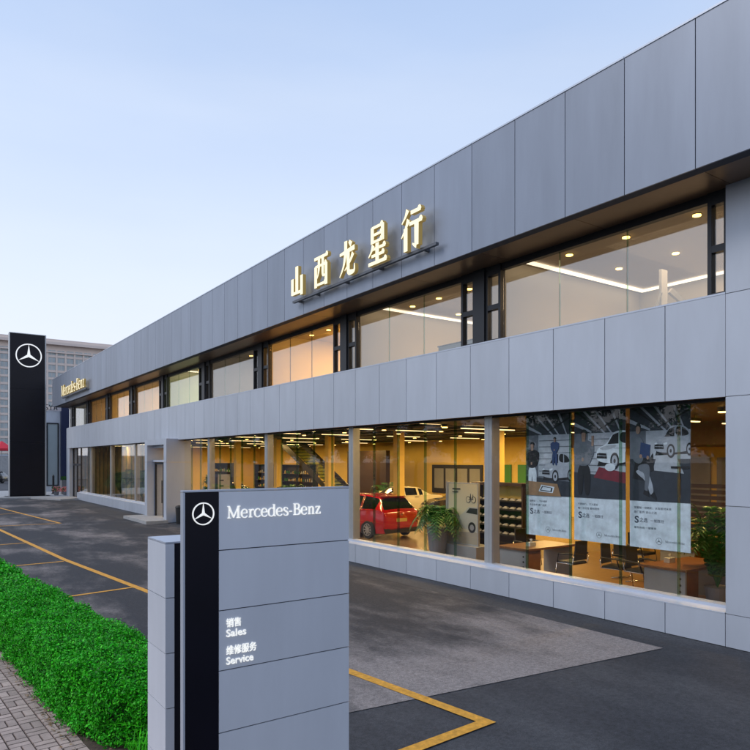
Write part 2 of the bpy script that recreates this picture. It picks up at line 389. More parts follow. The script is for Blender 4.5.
# planting bed
sheet('soil_bed', [(1.72, 2.0), (3.1, 2.0), (2.5, 6.3), (2.75, 8), (1.9, 18), (-1.9, 64), (-2.9, 64), (.75, 14), (1.1, 11.3), (1.25, 9.6), (1.25, 7.9)], .022, M['dirt'])
lit = MB()
for _ in range(700):
    y = random.uniform(5.2, 11); x = 1.42-.06*(y-7)+abs(random.gauss(0, .2))-.15 if y > 7.3 else random.uniform(1.2, 2.3)
    s = random.uniform(.006, .022); a = random.uniform(0, 6.28); z = .034+random.uniform(0, .012)
    lit.quad(*[(x+s*cos(a+k*pi/2), y+s*.7*sin(a+k*pi/2), z+random.uniform(0, .01)) for k in range(4)])
tag(lit.build('leaf_litter', M['litter']), 'dry brown leaf crumbs on the bare soil at the hedge foot', 'leaf litter', kind='stuff')

def mark(pts, w, name='line_marking'):
    """painted line through ground points; a mitred strip 4 mm above the asphalt"""
    L_, R_ = [], []
    for i, p in enumerate(pts):
        d1 = np.array(pts[min(i+1, len(pts)-1)])-np.array(pts[i]) if i < len(pts)-1 else np.array(pts[i])-np.array(pts[i-1])
        d0 = np.array(pts[i])-np.array(pts[i-1]) if i > 0 else d1
        d0 = d0/np.linalg.norm(d0); d1 = d1/np.linalg.norm(d1)
        n0 = np.array((-d0[1], d0[0])); n1 = np.array((-d1[1], d1[0])); nn = n0+n1; nn /= np.linalg.norm(nn)
        k = 1/max(.3, float(nn@n0)); L_.append(np.array(p)+nn*k*w/2); R_.append(np.array(p)-nn*k*w/2)
    mb = MB()
    for i in range(len(pts)-1):
        a, b, c, d = R_[i], R_[i+1], L_[i+1], L_[i]
        mb.quad((a[0], a[1], .002), (b[0], b[1], .002), (c[0], c[1], .002), (d[0], d[1], .002))
    return tag(mb.build(name, M['yellowpaint']), kind='structure')
mark([(3.02, 33.1), (3.70, 20.9), (4.27, 14.9), (4.86, 7.9), (5.17, 5.25), (3.4, 5.12)], .15)
mark([(4.3, 49), (5.70, 33.2), (3.1, 33.25)], .13)
for a, b in (((2.2, 20.40), (3.62, 20.55)), ((2.5, 15.10), (4.13, 15.42)), ((1.9, 25.75), (3.36, 25.95)), ((2.8, 40.2), (4.97, 40.9)), ((2.2, 45.6), (4.5, 46.2))):
    mark([a, b], .11)

# ------------------------------------------------------------------ SHOWROOM BUILDING
B = empty('showroom_building', (XL, 30, 0), 0, 'long two storey silver panelled car showroom with glazed ground floor', 'building')
BO = (XL, 30, 0)
def bpart(mb, name, m, label=None, parent=None, **k):
    o = mb.build(name, m, B if parent is None else parent, BO, **k) if parent is None else mb.build(name, m, parent, BO, **k)
    if label: o['label'] = label
    return o
def panels(mb, xf, th, y0, y1, z0, z1, seams, gap=.014, mi=0):
    s = [y0] + [q for q in seams if y0+.02 < q < y1-.02] + [y1]
    for a, b in zip(s[:-1], s[1:]):
        ga = gap/2 if a > y0 else 0; gb = gap/2 if b < y1 else 0
        mb.box(xf, xf+th, a+ga, b-gb, z0, z1, mi)
lat = [6.265+1.167*k for k in range(-6, 43)]
latf = [6.36+1.163*k for k in range(-15, 44)]
mb = MB(); panels(mb, XF, .03, -12, 57.5, Z_SOF, Z_TOP, latf)
bpart(mb, 'fascia', M['fascia'])
mb = MB(); mb.box(XF+.031, XF+.25, -11.998, 57.498, Z_SOF+.012, Z_TOP-.004); mb.box(XF+.25, XB+.2, -11.998, -11.8, Z_SOF+.012, Z_TOP-.004); mb.box(XF+.25, XB+.2, 57.3, 57.498, Z_SOF+.012, Z_TOP-.004)
bpart(mb, 'parapet', M['joint'])
mb = MB(); panels(mb, XF-.012, .30, -12, 57.5, Z_TOP, Z_TOP+.03, latf[::3])
bpart(mb, 'coping', M['sill'])
mb = MB(); mb.box(XF+.26, XB, -11.79, 57.29, 8.7, 8.82)
bpart(mb, 'roof', M['roofing'])
# soffit
mb = MB()
for a, b in zip([-11.99]+latf[::2], latf[::2]+[57.49]):
    if b-a > .05: mb.box(XF+.035, XG2+.10, a+.005, b-.005, Z_SOF+.016, Z_SOF+.05)
bpart(mb, 'soffit', M['bronze'])
# lower band
mb = MB(); panels(mb, XL, .03, YC+.006, YE, Z_B0, Z_B1, lat)
bpart(mb, 'lower_band', M['panel'])
mb = MB(); mb.box(XL+.031, XL+.16, YC+.006, YE, Z_B0+.012, Z_B1-.06); bpart(mb, 'band_backing', M['joint'])
mb = MB(); mb.box(XL-.006, XG2-.04, YC+.006, YE, Z_B1, Z_B1+.028); bpart(mb, 'window_ledge', M['sill'])
mb = MB(); mb.box(XL+.03, XG+.25, YC+.006, YE-.02, Z_B0+.008, Z_B0+.011); bpart(mb, 'band_underside', M['bronze'])
# corner wall at the near end
mb = MB()
for z0, z1 in ((0, .5), (.51, 2.155), (2.165, 3.835), (3.845, 5.415), (5.425, 7.084)):
    panels(mb, XL, .03, -11.6, YC, z0, z1, [3.1-2.2*k for k in range(7)][::-1])
bpart(mb, 'end_wall', M['panel'])
mb = MB(); mb.box(XL+.031, XL+.42, -11.6, YC-.002, 0, 7.084)
mb.box(XL+.42, XB, 1.0, 1.2, 0, 8.7); mb.box(XL, XB, -11.75, -11.6, 0, 8.7); mb.box(XB, XB+.2, -11.6, 57.2, 0, 8.7); mb.box(XL+.2, XB, YE, YE+.2, 0, 8.7)
bpart(mb, 'backing_wall', M['wall_grey'])
mb = MB(); mb.box(XL, XL+.25, YE, YE+.2, 0, Z_B1)
bpart(mb, 'far_jamb', M['panel'])
# plinth
for a, b in ((YC+.01, 30.6), (34.0, 53.2)):
    mb = MB(); panels(mb, XL, .03, a, b, 0, .5, lat); bpart(mb, 'plinth', M['panel'])
for a, b in ((YC+.01, 30.6), (34.0, 53.2)):
    mb = MB(); mb.box(XL+.031, XG-.12, a, b, .02, .494)
    n = len(mb.v)
    mb.v += [(XL-.004, a, .502), (XL-.004, b, .502), (XL-.004, b, .516), (XL-.004, a, .516), (XG-.12, a, .545), (XG-.12, b, .545), (XG-.12, a, .502), (XG-.12, b, .502)]
    for f in ((0,1,2,3),(3,2,5,4)): mb.f.append(tuple(n+i for i in f)); mb.m.append(0)
    mb.box(XG-.12, XG+.1, a, b, .50, .588)
    bpart(mb, 'sill', M['sill'])
# ground-floor glazing, one window per bay
def shop_window(y0, y1, joints):
    fr = MB(); fr.box(XG-.04, XG+.05, y0, y1, 3.80, 3.852)
    w = bpart(fr, 'shop_window', M['blackframe'])
    g = MB(); s = [y0]+[j for j in joints if y0+.1 < j < y1-.1]+[y1]
    for a, b in zip(s[:-1], s[1:]): g.box(XG-.006, XG+.006, a+.006, b-.006, .588, 3.80)
    bpart(g, 'pane', M['glass'], parent=w)
    for j in s[1:-1]:
        f = MB(); f.box(XG+.012, XG+.085, j-.009, j+.009, .588, 3.84); bpart(f, 'glass_fin', M['fin'], parent=w)
jn = [6.24+1.12*k for k in range(0, 50)]
edges = [YC+.01, 10.72-.12, 16.28-.12, 21.9-.12, 27.5-.12]
for y0, y1 in ((YC+.01, 10.53), (10.77, 16.13), (16.37, 21.73), (21.97, 27.33), (27.57, 30.6), (34.0, 38.6), (38.84, 44.2), (44.44, 49.8), (50.04, 53.1)):
    shop_window(y0, y1, jn)
for y in (10.65, 16.25, 21.85, 27.45, 38.72, 44.32, 49.92):
    mb = MB(); mb.box(XG-.05, XG+.19, y-.115, y+.115, .588, 3.84); mb.box(XG-.055, XG-.045, y-.03, y+.03, .6, 3.84)
    bpart(mb, 'column', M['steel_column'])
# far glass door, black framed
mb = MB()
for a, b in ((53.2, 53.3), (54.6, 54.7), (56.0, 56.1)): mb.box(XG-.05, XG+.05, a, b, 0.02, 3.84)
mb.box(XG-.05, XG+.05, 53.3, 54.6, 2.5, 2.65); mb.box(XG-.05, XG+.05, 54.7, 56.0, 2.5, 2.65)
fd = bpart(mb, 'entrance_door', M['blackframe'], 'black framed glass double door at the far end')
mb = MB(); mb.box(XG-.006, XG+.006, 53.31, 54.59, .03, 2.49); mb.box(XG-.006, XG+.006, 54.71, 55.99, .03, 2.49); mb.box(XG-.006, XG+.006, 53.31, 55.99, 2.66, 3.8)
bpart(mb, 'pane', M['glass'], parent=fd)
mb = MB(); mb.box(XL+.02, XL+.3, 56.1, YE-.01, 0, 3.83); bpart(mb, 'jamb', M['panel'])
# entrance portal
PX = 9.74
mb = MB()
for a, b in ((30.6, 31.0), (33.62, 34.02)):
    mb.box(PX, XG+.3, a, b, 0, 2.79); mb.box(PX, XG+.3, a, b, 2.80, Z_B0+.05)
mb.box(PX, XL+.02, 31.0, 33.62, 3.62, Z_B0+.05)
pt = bpart(mb, 'portal', M['panel'])
mb = MB(); mb.box(PX+.3, XG+.3, 31.0, 33.62, 3.5, 3.61); mb.box(10.02, XG+.2, 31.001, 33.619, 2.80, 2.90)
bpart(mb, 'portal_lining', M['sill'], parent=pt)
mb = MB()
for a, b in ((31.0, 31.09), (32.27, 32.35), (33.53, 33.62)): mb.box(10.12, 10.2, a, b, .12, 2.79)
mb.box(10.12, 10.2, 31.09, 33.53, 2.69, 2.79)
mb.box(10.08, 10.12, 32.20, 32.22, .8, 1.9); mb.box(10.08, 10.12, 32.40, 32.42, .8, 1.9)
dr = bpart(mb, 'door', M['blackframe'], 'dark framed double door inside the grey portal')
mb = MB(); mb.box(10.15, 10.165, 31.09, 32.27, .13, 2.69); mb.box(10.15, 10.165, 32.35, 33.53, .13, 2.69)
bpart(mb, 'pane', M['glass'], parent=dr)
mb = MB(); mb.box(8.75, PX-.002, 30.35, 34.2, 0, .14); mb.box(PX, XG, 31.0, 33.62, 0, .12)
bpart(mb, 'entrance_step', M['concrete'])

# upper windows
def upper_window(y0, y1, nj):
    fr = MB(); fr.box(XG2-.06, XG2+.06, y0, y1, Z_HEAD, Z_SOF+.014)
    w = bpart(fr, 'upper_window', M['blackframe'])
    g = MB(); st = (y1-y0)/nj
    for k in range(nj): g.box(XG2-.006, XG2+.006, y0+k*st+.005, y0+(k+1)*st-.005, Z_B1+.0, Z_HEAD)
    bpart(g, 'pane', M['glass2'], parent=w)
    if nj > 1:
        for k in range(1, nj):
            f = MB(); f.box(XG2+.007, XG2+.022, y0+k*st-.012, y0+k*st+.012, Z_B1, Z_HEAD)
            bpart(f, 'mullion', M['fin'] if int(y0) != 16 else M['blackframe'], parent=w)
def vent(y0, y1):
    fr = MB(); t = .065
    for a, b in ((y0, y0+t), (y1-t, y1)): fr.box(XG2-.09, XG2+.05, a, b, Z_B1+.0, Z_SOF+.013)
    for z0, z1 in ((Z_B1, Z_B1+.07), (6.13, 6.24), (6.88, 7.083)): fr.box(XG2-.088, XG2+.048, y0+t, y1-t, z0, z1)
    v = bpart(fr, 'vent_window', M['blackframe'])
    g = MB(); g.box(XG2-.03, XG2-.018, y0+t, y1-t, Z_B1+.07, 6.13); g.box(XG2-.03, XG2-.018, y0+t, y1-t, 6.24, 6.88)
    bpart(g, 'pane', M['glass2'], parent=v)
vent(YC+.01, 5.60)
prev = 5.60
for yc in units:
    upper_window(prev, yc-.62, 3)
    vent(yc-.62, yc-.17); vent(yc+.17, min(yc+.62, YE))
    mb = MB(); mb.box(XG2-.13, XG2+.12, yc-.17, yc+.17, Z_B1-.01, Z_SOF+.012); bpart(mb, 'pier', M['blackframe'])
    prev = yc+.62
if YE-prev > .3: upper_window(prev, YE, 1)

# floors, ceilings, inner walls
mb = MB(); mb.box(XG-.1, XB, 1.2, YE, .02, .10); bpart(mb, 'ground_floor', M['floor_in'])
mb = MB(); mb.box(XG+.12, 18.9, 4.9, 12.6, .102, .112); bpart(mb, 'plank_floor', M['wood_floor'])
mb = MB(); mb.box(XG+.26, XB, 1.2, YE, 4.3, 4.4); bpart(mb, 'showroom_ceiling', M['ceil_dark'])
mb = MB()
for x in (13.0, 17, 21, 25): mb.box(x-.15, x+.15, 1.2, YE, 4.05, 4.3)
for y in units[:8]: mb.box(XG+.3, XB, y-.12, y+.12, 4.10, 4.298)
for x in (12.1, 15.3, 19.2): mb.tube([(x, 2, 4.12), (x, YE-1, 4.12)], .09, 8)
bpart(mb, 'ceiling_services', M['lampbody'])
mb = MB(); mb.box(XG+.26, XB, 1.2, YE, 5.05, 5.2); bpart(mb, 'upper_floor', M['wall_grey'])
mb = MB(); mb.box(XB-.25, XB-.01, 1.2, YE, .1, 4.3); mb.box(17.0, XB-.25, 56.7, 56.95, .1, 4.3)
bpart(mb, 'back_wall', M['wall_yellow'])
mb = MB(); mb.box(XL+.7, 17.0, 56.7, 56.95, .1, 4.3); mb.box(13.6, 13.75, 46.5, 56.7, .1, 4.3); bpart(mb, 'wing_wall', M['wing'])
mb = MB()                                                  # lower room volume at the near end
mb.box(18.9, 19.05, 4.0, 14.5, .1, 4.3); mb.box(XG+.8, 18.9, 4.7, 4.85, .1, 4.3)
bpart(mb, 'partition', M['wall_yellow'])
mb = MB(); mb.box(10.95, 18.9, 4.85, 13.4, 3.82, 3.9); mb.box(16.0, 18.9, 4.86, 13.39, 3.25, 3.819); mb.box(10.95, 18.9, 13.25, 13.4, 3.901, 4.29); bpart(mb, 'dropped_ceiling', M['ceil_brown'])
mb = MB()
for y0, y1 in ((9.35, 9.9), (10.1, 12.6)):
    mb.box(18.84, 18.9, y0, y1, 1.2, 2.95)
bpart(mb, 'inner_window', M['greylam'], 'grey glazed office windows in the yellow wall')
for y in (11.1, 16.7, 22.45, 28.1, 33.7, 39.3):
    mb = MB(); mb.box(16.83, 17.17, y-.17, y+.17, .1, 4.3); bpart(mb, 'pillar', M['wall_yellow'])
mb = MB(); mb.box(24, 24.3, 33.0, 37.4, .1, 3.5); bpart(mb, 'feature_wall', M['brown_dark'])
# upper storey rooms
mb = MB(); mb.box(16.3, 16.4, 1.2, YE, 5.2, 7.4); bpart(mb, 'corridor_wall', M['wall_cream'])
mb = MB(); mb.box(XG2+.2, 16.3, 1.2, YE, 7.4, 7.5); bpart(mb, 'upper_ceiling', M['ceil_white'])
for i, yc in enumerate(units):
    mb = MB(); mb.box(XG2+.13, 16.29, yc-.06, yc+.06, 5.2, 7.4)
    bpart(mb, 'room_partition', M['wall_cream'])
# staircase in the showroom
mb = MB(); n = 22; y0, z0, y1, z1 = 31.0, .1, 40.0, 4.4
st = MB()
for k in range(n):
    ya = y0+(y1-y0)*k/n; za = z0+(z1-z0)*(k+1)/n
    st.box(20.05, 21.55, ya, ya+(y1-y0)/n+.02, za-.05, za)
for x in (20.0, 21.55):
    st.prism([(y0-.15, z0), (y0+.35, z0), (y1+.3, z1-.1), (y1-.2, z1+.2)], lambda u, v, t, x=x: (x+t, u, v), 0, .05)
s1 = bpart(st, 'staircase', M['stairblack'], 'black steel staircase rising to the upper floor')
mb = MB(); mb.prism([(y0, z0+.35), (y1, z1+.3), (y1, z1-.0+1.0), (y0, z0+1.15)], lambda u, v, t: (19.97+t, u, v), 0, .012)
bpart(mb, 'balustrade', M['fin'], parent=s1)

# ------------------------------------------------------------------ SIGNS ON THE FASCIA
sg = empty('wall_sign', (9.2, 14, 7.4), 0, 'lit golden Chinese character sign on a rail along the fascia', 'sign')
O = (9.2, 14, 7.4)
mb = MB(); mb.box(9.12, 9.2, 10.75, 17.15, 7.42, 7.48)
for y in (11.2, 12.9, 14.4, 15.9, 16.9): mb.box(9.2, 9.3, y-.03, y+.03, 7.41, 7.47)
mb.build('rail', M['signrail'], sg, O)
for nm, yc in zip(('shan', 'xi', 'long', 'xing', 'hang'), (16.70, 15.36, 14.06, 12.75, 11.45)):
    mb = MB(); w = .80; h = .92
    strokes_to(mb, song(SONG[nm]), lambda a, b, t, yc=yc: (9.12-t, yc+w/2-a/100*w, 7.50+b/100*h), 0, .10, 0, 1, step=.001, smooth=True)
    mb.build('character', [M['letter_lit'], M['letter_side']], sg, O)
sg = empty('wall_sign', (9.2, 48, 7.4), 0, 'lit cream serif word sign at the far end of the fascia', 'sign')
O = (9.2, 48, 7.4)
mb = MB(); serif_word(mb, 'Mercedes-Benz', lambda a, b, t: (9.14-t, 52.2-a, 7.50+b*.86), 7.7, 0, .12, 0, 1)
mb.build('lettering', [M['letter_lit'], M['letter_side']], sg, O)
mb = MB(); mb.box(9.08, 9.2, 44.4, 52.3, 7.36, 7.44); mb.box(9.2, 9.3, 45, 45.1, 7.37, 7.43); mb.box(9.2, 9.3, 51, 51.1, 7.37, 7.43); mb.build('rail', M['signrail'], sg, O)

# ------------------------------------------------------------------ FREESTANDING SIGNS
def totem(x0, x1, y, ztop, depth, bx0, bx1, name, label, seams, gw):
    t = empty(name, ((x0+x1)/2, y, 0), 0, label, 'sign'); O = ((x0+x1)/2, y, 0)
    side = MB(); zs = [0]+seams+[ztop]
    for a, b in ([(0, ztop)] if gw else zip(zs[:-1], zs[1:])):
        side.box(x0, bx0, y, y+depth, a+.003, b-.003)
    side.build('side_cladding', M['signedge'] if gw else M['signgrey'], t, O)
    blk = MB(); blk.box(bx0+.001, bx1-.002, y+.004, y+depth-.004, 0, ztop-.0005)
    blk.build('black_strip', M['blacksign'], t, O)
    fr = MB()
    for a, b in zip(zs[:-1], zs[1:]): fr.box(bx1, x1, y, y+depth, a+.0035, b-.0035)
    fr.build('face_panel', M['signgrey'], t, O)
    c = MB(); c.box(bx0+.003, x1-.006, y+.008, y+depth-.008, 0, ztop-.014); c.build('core', M['joint'], t, O)
    tp = MB(); tp.box(x0, x1, y, y+depth, ztop, ztop+.012); tp.build('cap', M['signedge'], t, O)
    ft = MB(); ft.box(x0-.12, x1+.12, y-.1, y+depth+.1, 0, .06); ft.build('footing', M['concrete'], t, O)
    return t, O
seams = [.242, .643, 1.044, 1.456, 1.856, 2.257]
YS = 4.2
t, O = totem(1.444, 2.71, YS, 2.648, .05, 1.457, 1.687, 'entrance_sign', 'large silver sign slab with black strip, white star and two service lines', seams, True)
mb = MB(); serif_word(mb, 'Mercedes-Benz', lambda a, b, q: (1.74+a, YS-q, 2.466+b), .725, 0, .006)
mb.build('lettering', M['letter_white'], t, O)
mb = MB(); star_to(mb, lambda a, b, q: (1.579+a, YS+.004-q, 2.505+b), .074, 0, .008); mb.build('star_emblem', M['star'], t, O)
ox, oy = O[0], O[1]
text_obj('lettering', '销售', .104, .060, M['letter_white'], t, (1.737-ox, YS-oy-.003, 1.738), bold=.005, ext=.003)
text_obj('lettering', 'Sales', .142, .050, M['letter_white'], t, (1.737-ox, YS-oy-.003, 1.674), bold=.010, ext=.003)
text_obj('lettering', '维修服务', .218, .062, M['letter_white'], t, (1.737-ox, YS-oy-.003, 1.553), bold=.005, ext=.003)
text_obj('lettering', 'Service', .195, .050, M['letter_white'], t, (1.737-ox, YS-oy-.003, 1.489), bold=.010, ext=.003)
totem(1.518, 2.45, 4.79, 2.252, .43, 1.583, 1.80, 'entrance_sign', 'lower silver sign block standing behind the large sign slab', [.26, .66, 1.06, 1.458, 1.858], False)
# brand pylon
t = empty('pylon_sign', (7.7, 58.3, 0), 0, 'tall black pylon with a white three pointed star', 'sign'); O = (7.7, 58.3, 0)
mb = MB()
for z0, z1 in ((.1, 4.3), (4.31, 8.5), (8.51, 12.75)): mb.box(6.45, 8.9, 58.3, 58.85, z0, z1)
mb.build('black_face', M['blacksign'], t, O)
mb = MB(); mb.box(8.901, 8.99, 58.26, 58.89, .1, 12.78); mb.box(6.40, 6.449, 58.26, 58.89, .1, 12.78); mb.box(6.40, 8.99, 58.26, 58.89, 12.781, 12.83); mb.build('edge_trim', M['steel_column'], t, O)
mb = MB(); star_to(mb, lambda a, b, q: (7.75+a, 58.29-q, 11.12+b), .92, 0, .05, ring=.085); mb.build('star_emblem', M['star'], t, O)
mb = MB(); mb.box(6.1, 9.3, 57.9, 59.2, 0, .1); mb.build('footing', M['concrete'], t, O)

# ------------------------------------------------------------------ HEDGE
def leafcloud(pts, nrm, size, mb_mat_choices, name, mats, parent, off=(0, 0, 0), flat=.5):
    n = len(pts); s = size*(.6+.8*rng.random(n))[:, None]
    d = nrm+rng.normal(0, flat, (n, 3)); d /= np.linalg.norm(d, axis=1)[:, None]
    a = rng.normal(0, 1, (n, 3)); u = np.cross(d, a); u /= np.linalg.norm(u, axis=1)[:, None]+1e-9; w = np.cross(d, u)
    q = np.stack([pts-u*s, pts-w*s*.55+d*s*.12, pts+u*s, pts+w*s*.55+d*s*.12], 1).reshape(-1, 3)-np.array(off)
    me = bpy.data.meshes.new(name)
    me.vertices.add(4*n); me.vertices.foreach_set('co', q.ravel())
    me.loops.add(4*n); me.loops.foreach_set('vertex_index', np.arange(4*n))
    me.polygons.add(n); me.polygons.foreach_set('loop_start', np.arange(0, 4*n, 4)); me.polygons.foreach_set('loop_total', np.full(n, 4))
    for m in mats: me.materials.append(m)
    me.polygons.foreach_set('material_index', (rng.random(n) < mb_mat_choices).astype(np.int32))
    me.update(); me.validate()
    o = bpy.data.objects.new(name, me); C.objects.link(o); o.parent = parent
    return o
hd = empty('hedge', (1.7, 10, 0), 0, 'low clipped bright green hedge between pavement and parking lot', 'hedge'); O = (1.7, 10, 0)
def hf(y): return np.interp(y, [6.3, 7.0, 7.9, 9.6, 11.3, 16, 60], [2.1, 1.55, 1.36, 1.27, 1.14, .82, -2.3])   # pavement-side foot
def hb(y): return np.interp(y, [6.3, 8, 16, 60], [2.62, 2.45, 1.72, -1.4])                                     # lot side
def hh(y): return .64+.025*np.sin(y*1.7)+.02*np.sin(y*4.3+1)+.02*np.sin(y*9.1)
def bumpy(y, t): return .022*np.sin(y*6+t*9)+.02*np.sin(y*13-t*5)+.022*np.sin(y*23+t*14)+.015*np.sin(y*47+t*31)
def hedge_pts(n, ya, yb):
    y = ya+(yb-ya)*rng.random(n); t = rng.random(n)
    f, b, h = hf(y), hb(y), hh(y); W = b-f; per = h*2+W; s = t*per
    x = np.where(s < h, f+.06*(s/h), np.where(s < h+W, f+(s-h), b)); z = np.where(s < h, s, np.where(s < h+W, h, h-(s-h-W)))
    nx = np.where(s < h, -1, np.where(s < h+W, 0, 1.)); nz = np.where((s >= h) & (s < h+W), 1., .25)
    # round the shoulders
    cx = (f+b)/2; ex = (x-cx)/(W/2); r = np.clip((np.abs(ex)-.72)/.28, 0, 1); z = z-np.where(z > h*.8, r*r*.09, 0)
    end = np.clip((y-6.3)/.5, 0, 1); z = z*(.35+.65*np.sqrt(end))
    bm = bumpy(y, s)+rng.normal(0, .03, n); x = x+nx*bm; z = z+np.where(nz > .5, bm, 0)+.03
    return np.stack([x, y, np.maximum(z, .03)], 1), np.stack([nx, np.zeros(n)-.15, nz], 1)
P1, N1 = hedge_pts(140000, 6.3, 13); P2, N2 = hedge_pts(70000, 13, 26); P3, N3 = hedge_pts(30000, 26, 60)
# inner layers for depth
P1b = P1[:45000]*1.0; P1b[:, 0] += -N1[:45000, 0]*.07; P1b[:, 2] = np.maximum(P1b[:, 2]-.07*(N1[:45000, 2] > .5), .03)
leafcloud(np.vstack([P1, P1b]), np.vstack([N1, N1[:45000]]), .0155, .35, 'foliage', [M['leaf'], M['leaf2']], hd, O, .8)
leafcloud(np.vstack([P2, P3]), np.vstack([N2, N3]), .026, .35, 'foliage', [M['leaf'], M['leaf2']], hd, O, .8)
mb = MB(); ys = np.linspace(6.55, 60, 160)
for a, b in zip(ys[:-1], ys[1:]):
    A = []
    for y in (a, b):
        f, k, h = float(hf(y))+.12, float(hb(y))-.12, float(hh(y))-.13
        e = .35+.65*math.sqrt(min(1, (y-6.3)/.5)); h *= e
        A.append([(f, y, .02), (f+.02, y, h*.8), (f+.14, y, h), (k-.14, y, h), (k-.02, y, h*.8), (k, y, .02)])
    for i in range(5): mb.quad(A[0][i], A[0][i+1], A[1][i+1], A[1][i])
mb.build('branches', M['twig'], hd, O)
# tall shoots sticking out of the near end of the hedge
mb = MB()
for _ in range(260):
    y = random.uniform(6.15, 7.1); x = random.uniform(1.75, 2.5); l = random.uniform(.12, .34); a = random.uniform(0, 6.28); k = random.uniform(.2, .8)
    p0 = np.array((x, y, .05)); p1 = p0+np.array((cos(a)*l*k*.5, sin(a)*l*k*.5, l*.7)); p2 = p1+np.array((cos(a)*l*k, sin(a)*l*k, l*.15))
    w = .005
    sd = np.array((-sin(a), cos(a), 0))*w
    mb.quad(tuple(p0-sd), tuple(p0+sd), tuple(p1+sd), tuple(p1-sd)); mb.quad(tuple(p1-sd), tuple(p1+sd), tuple(p2+sd*.2), tuple(p2-sd*.2))
mb.build('grass_blades', M['leaf2'], hd, O)

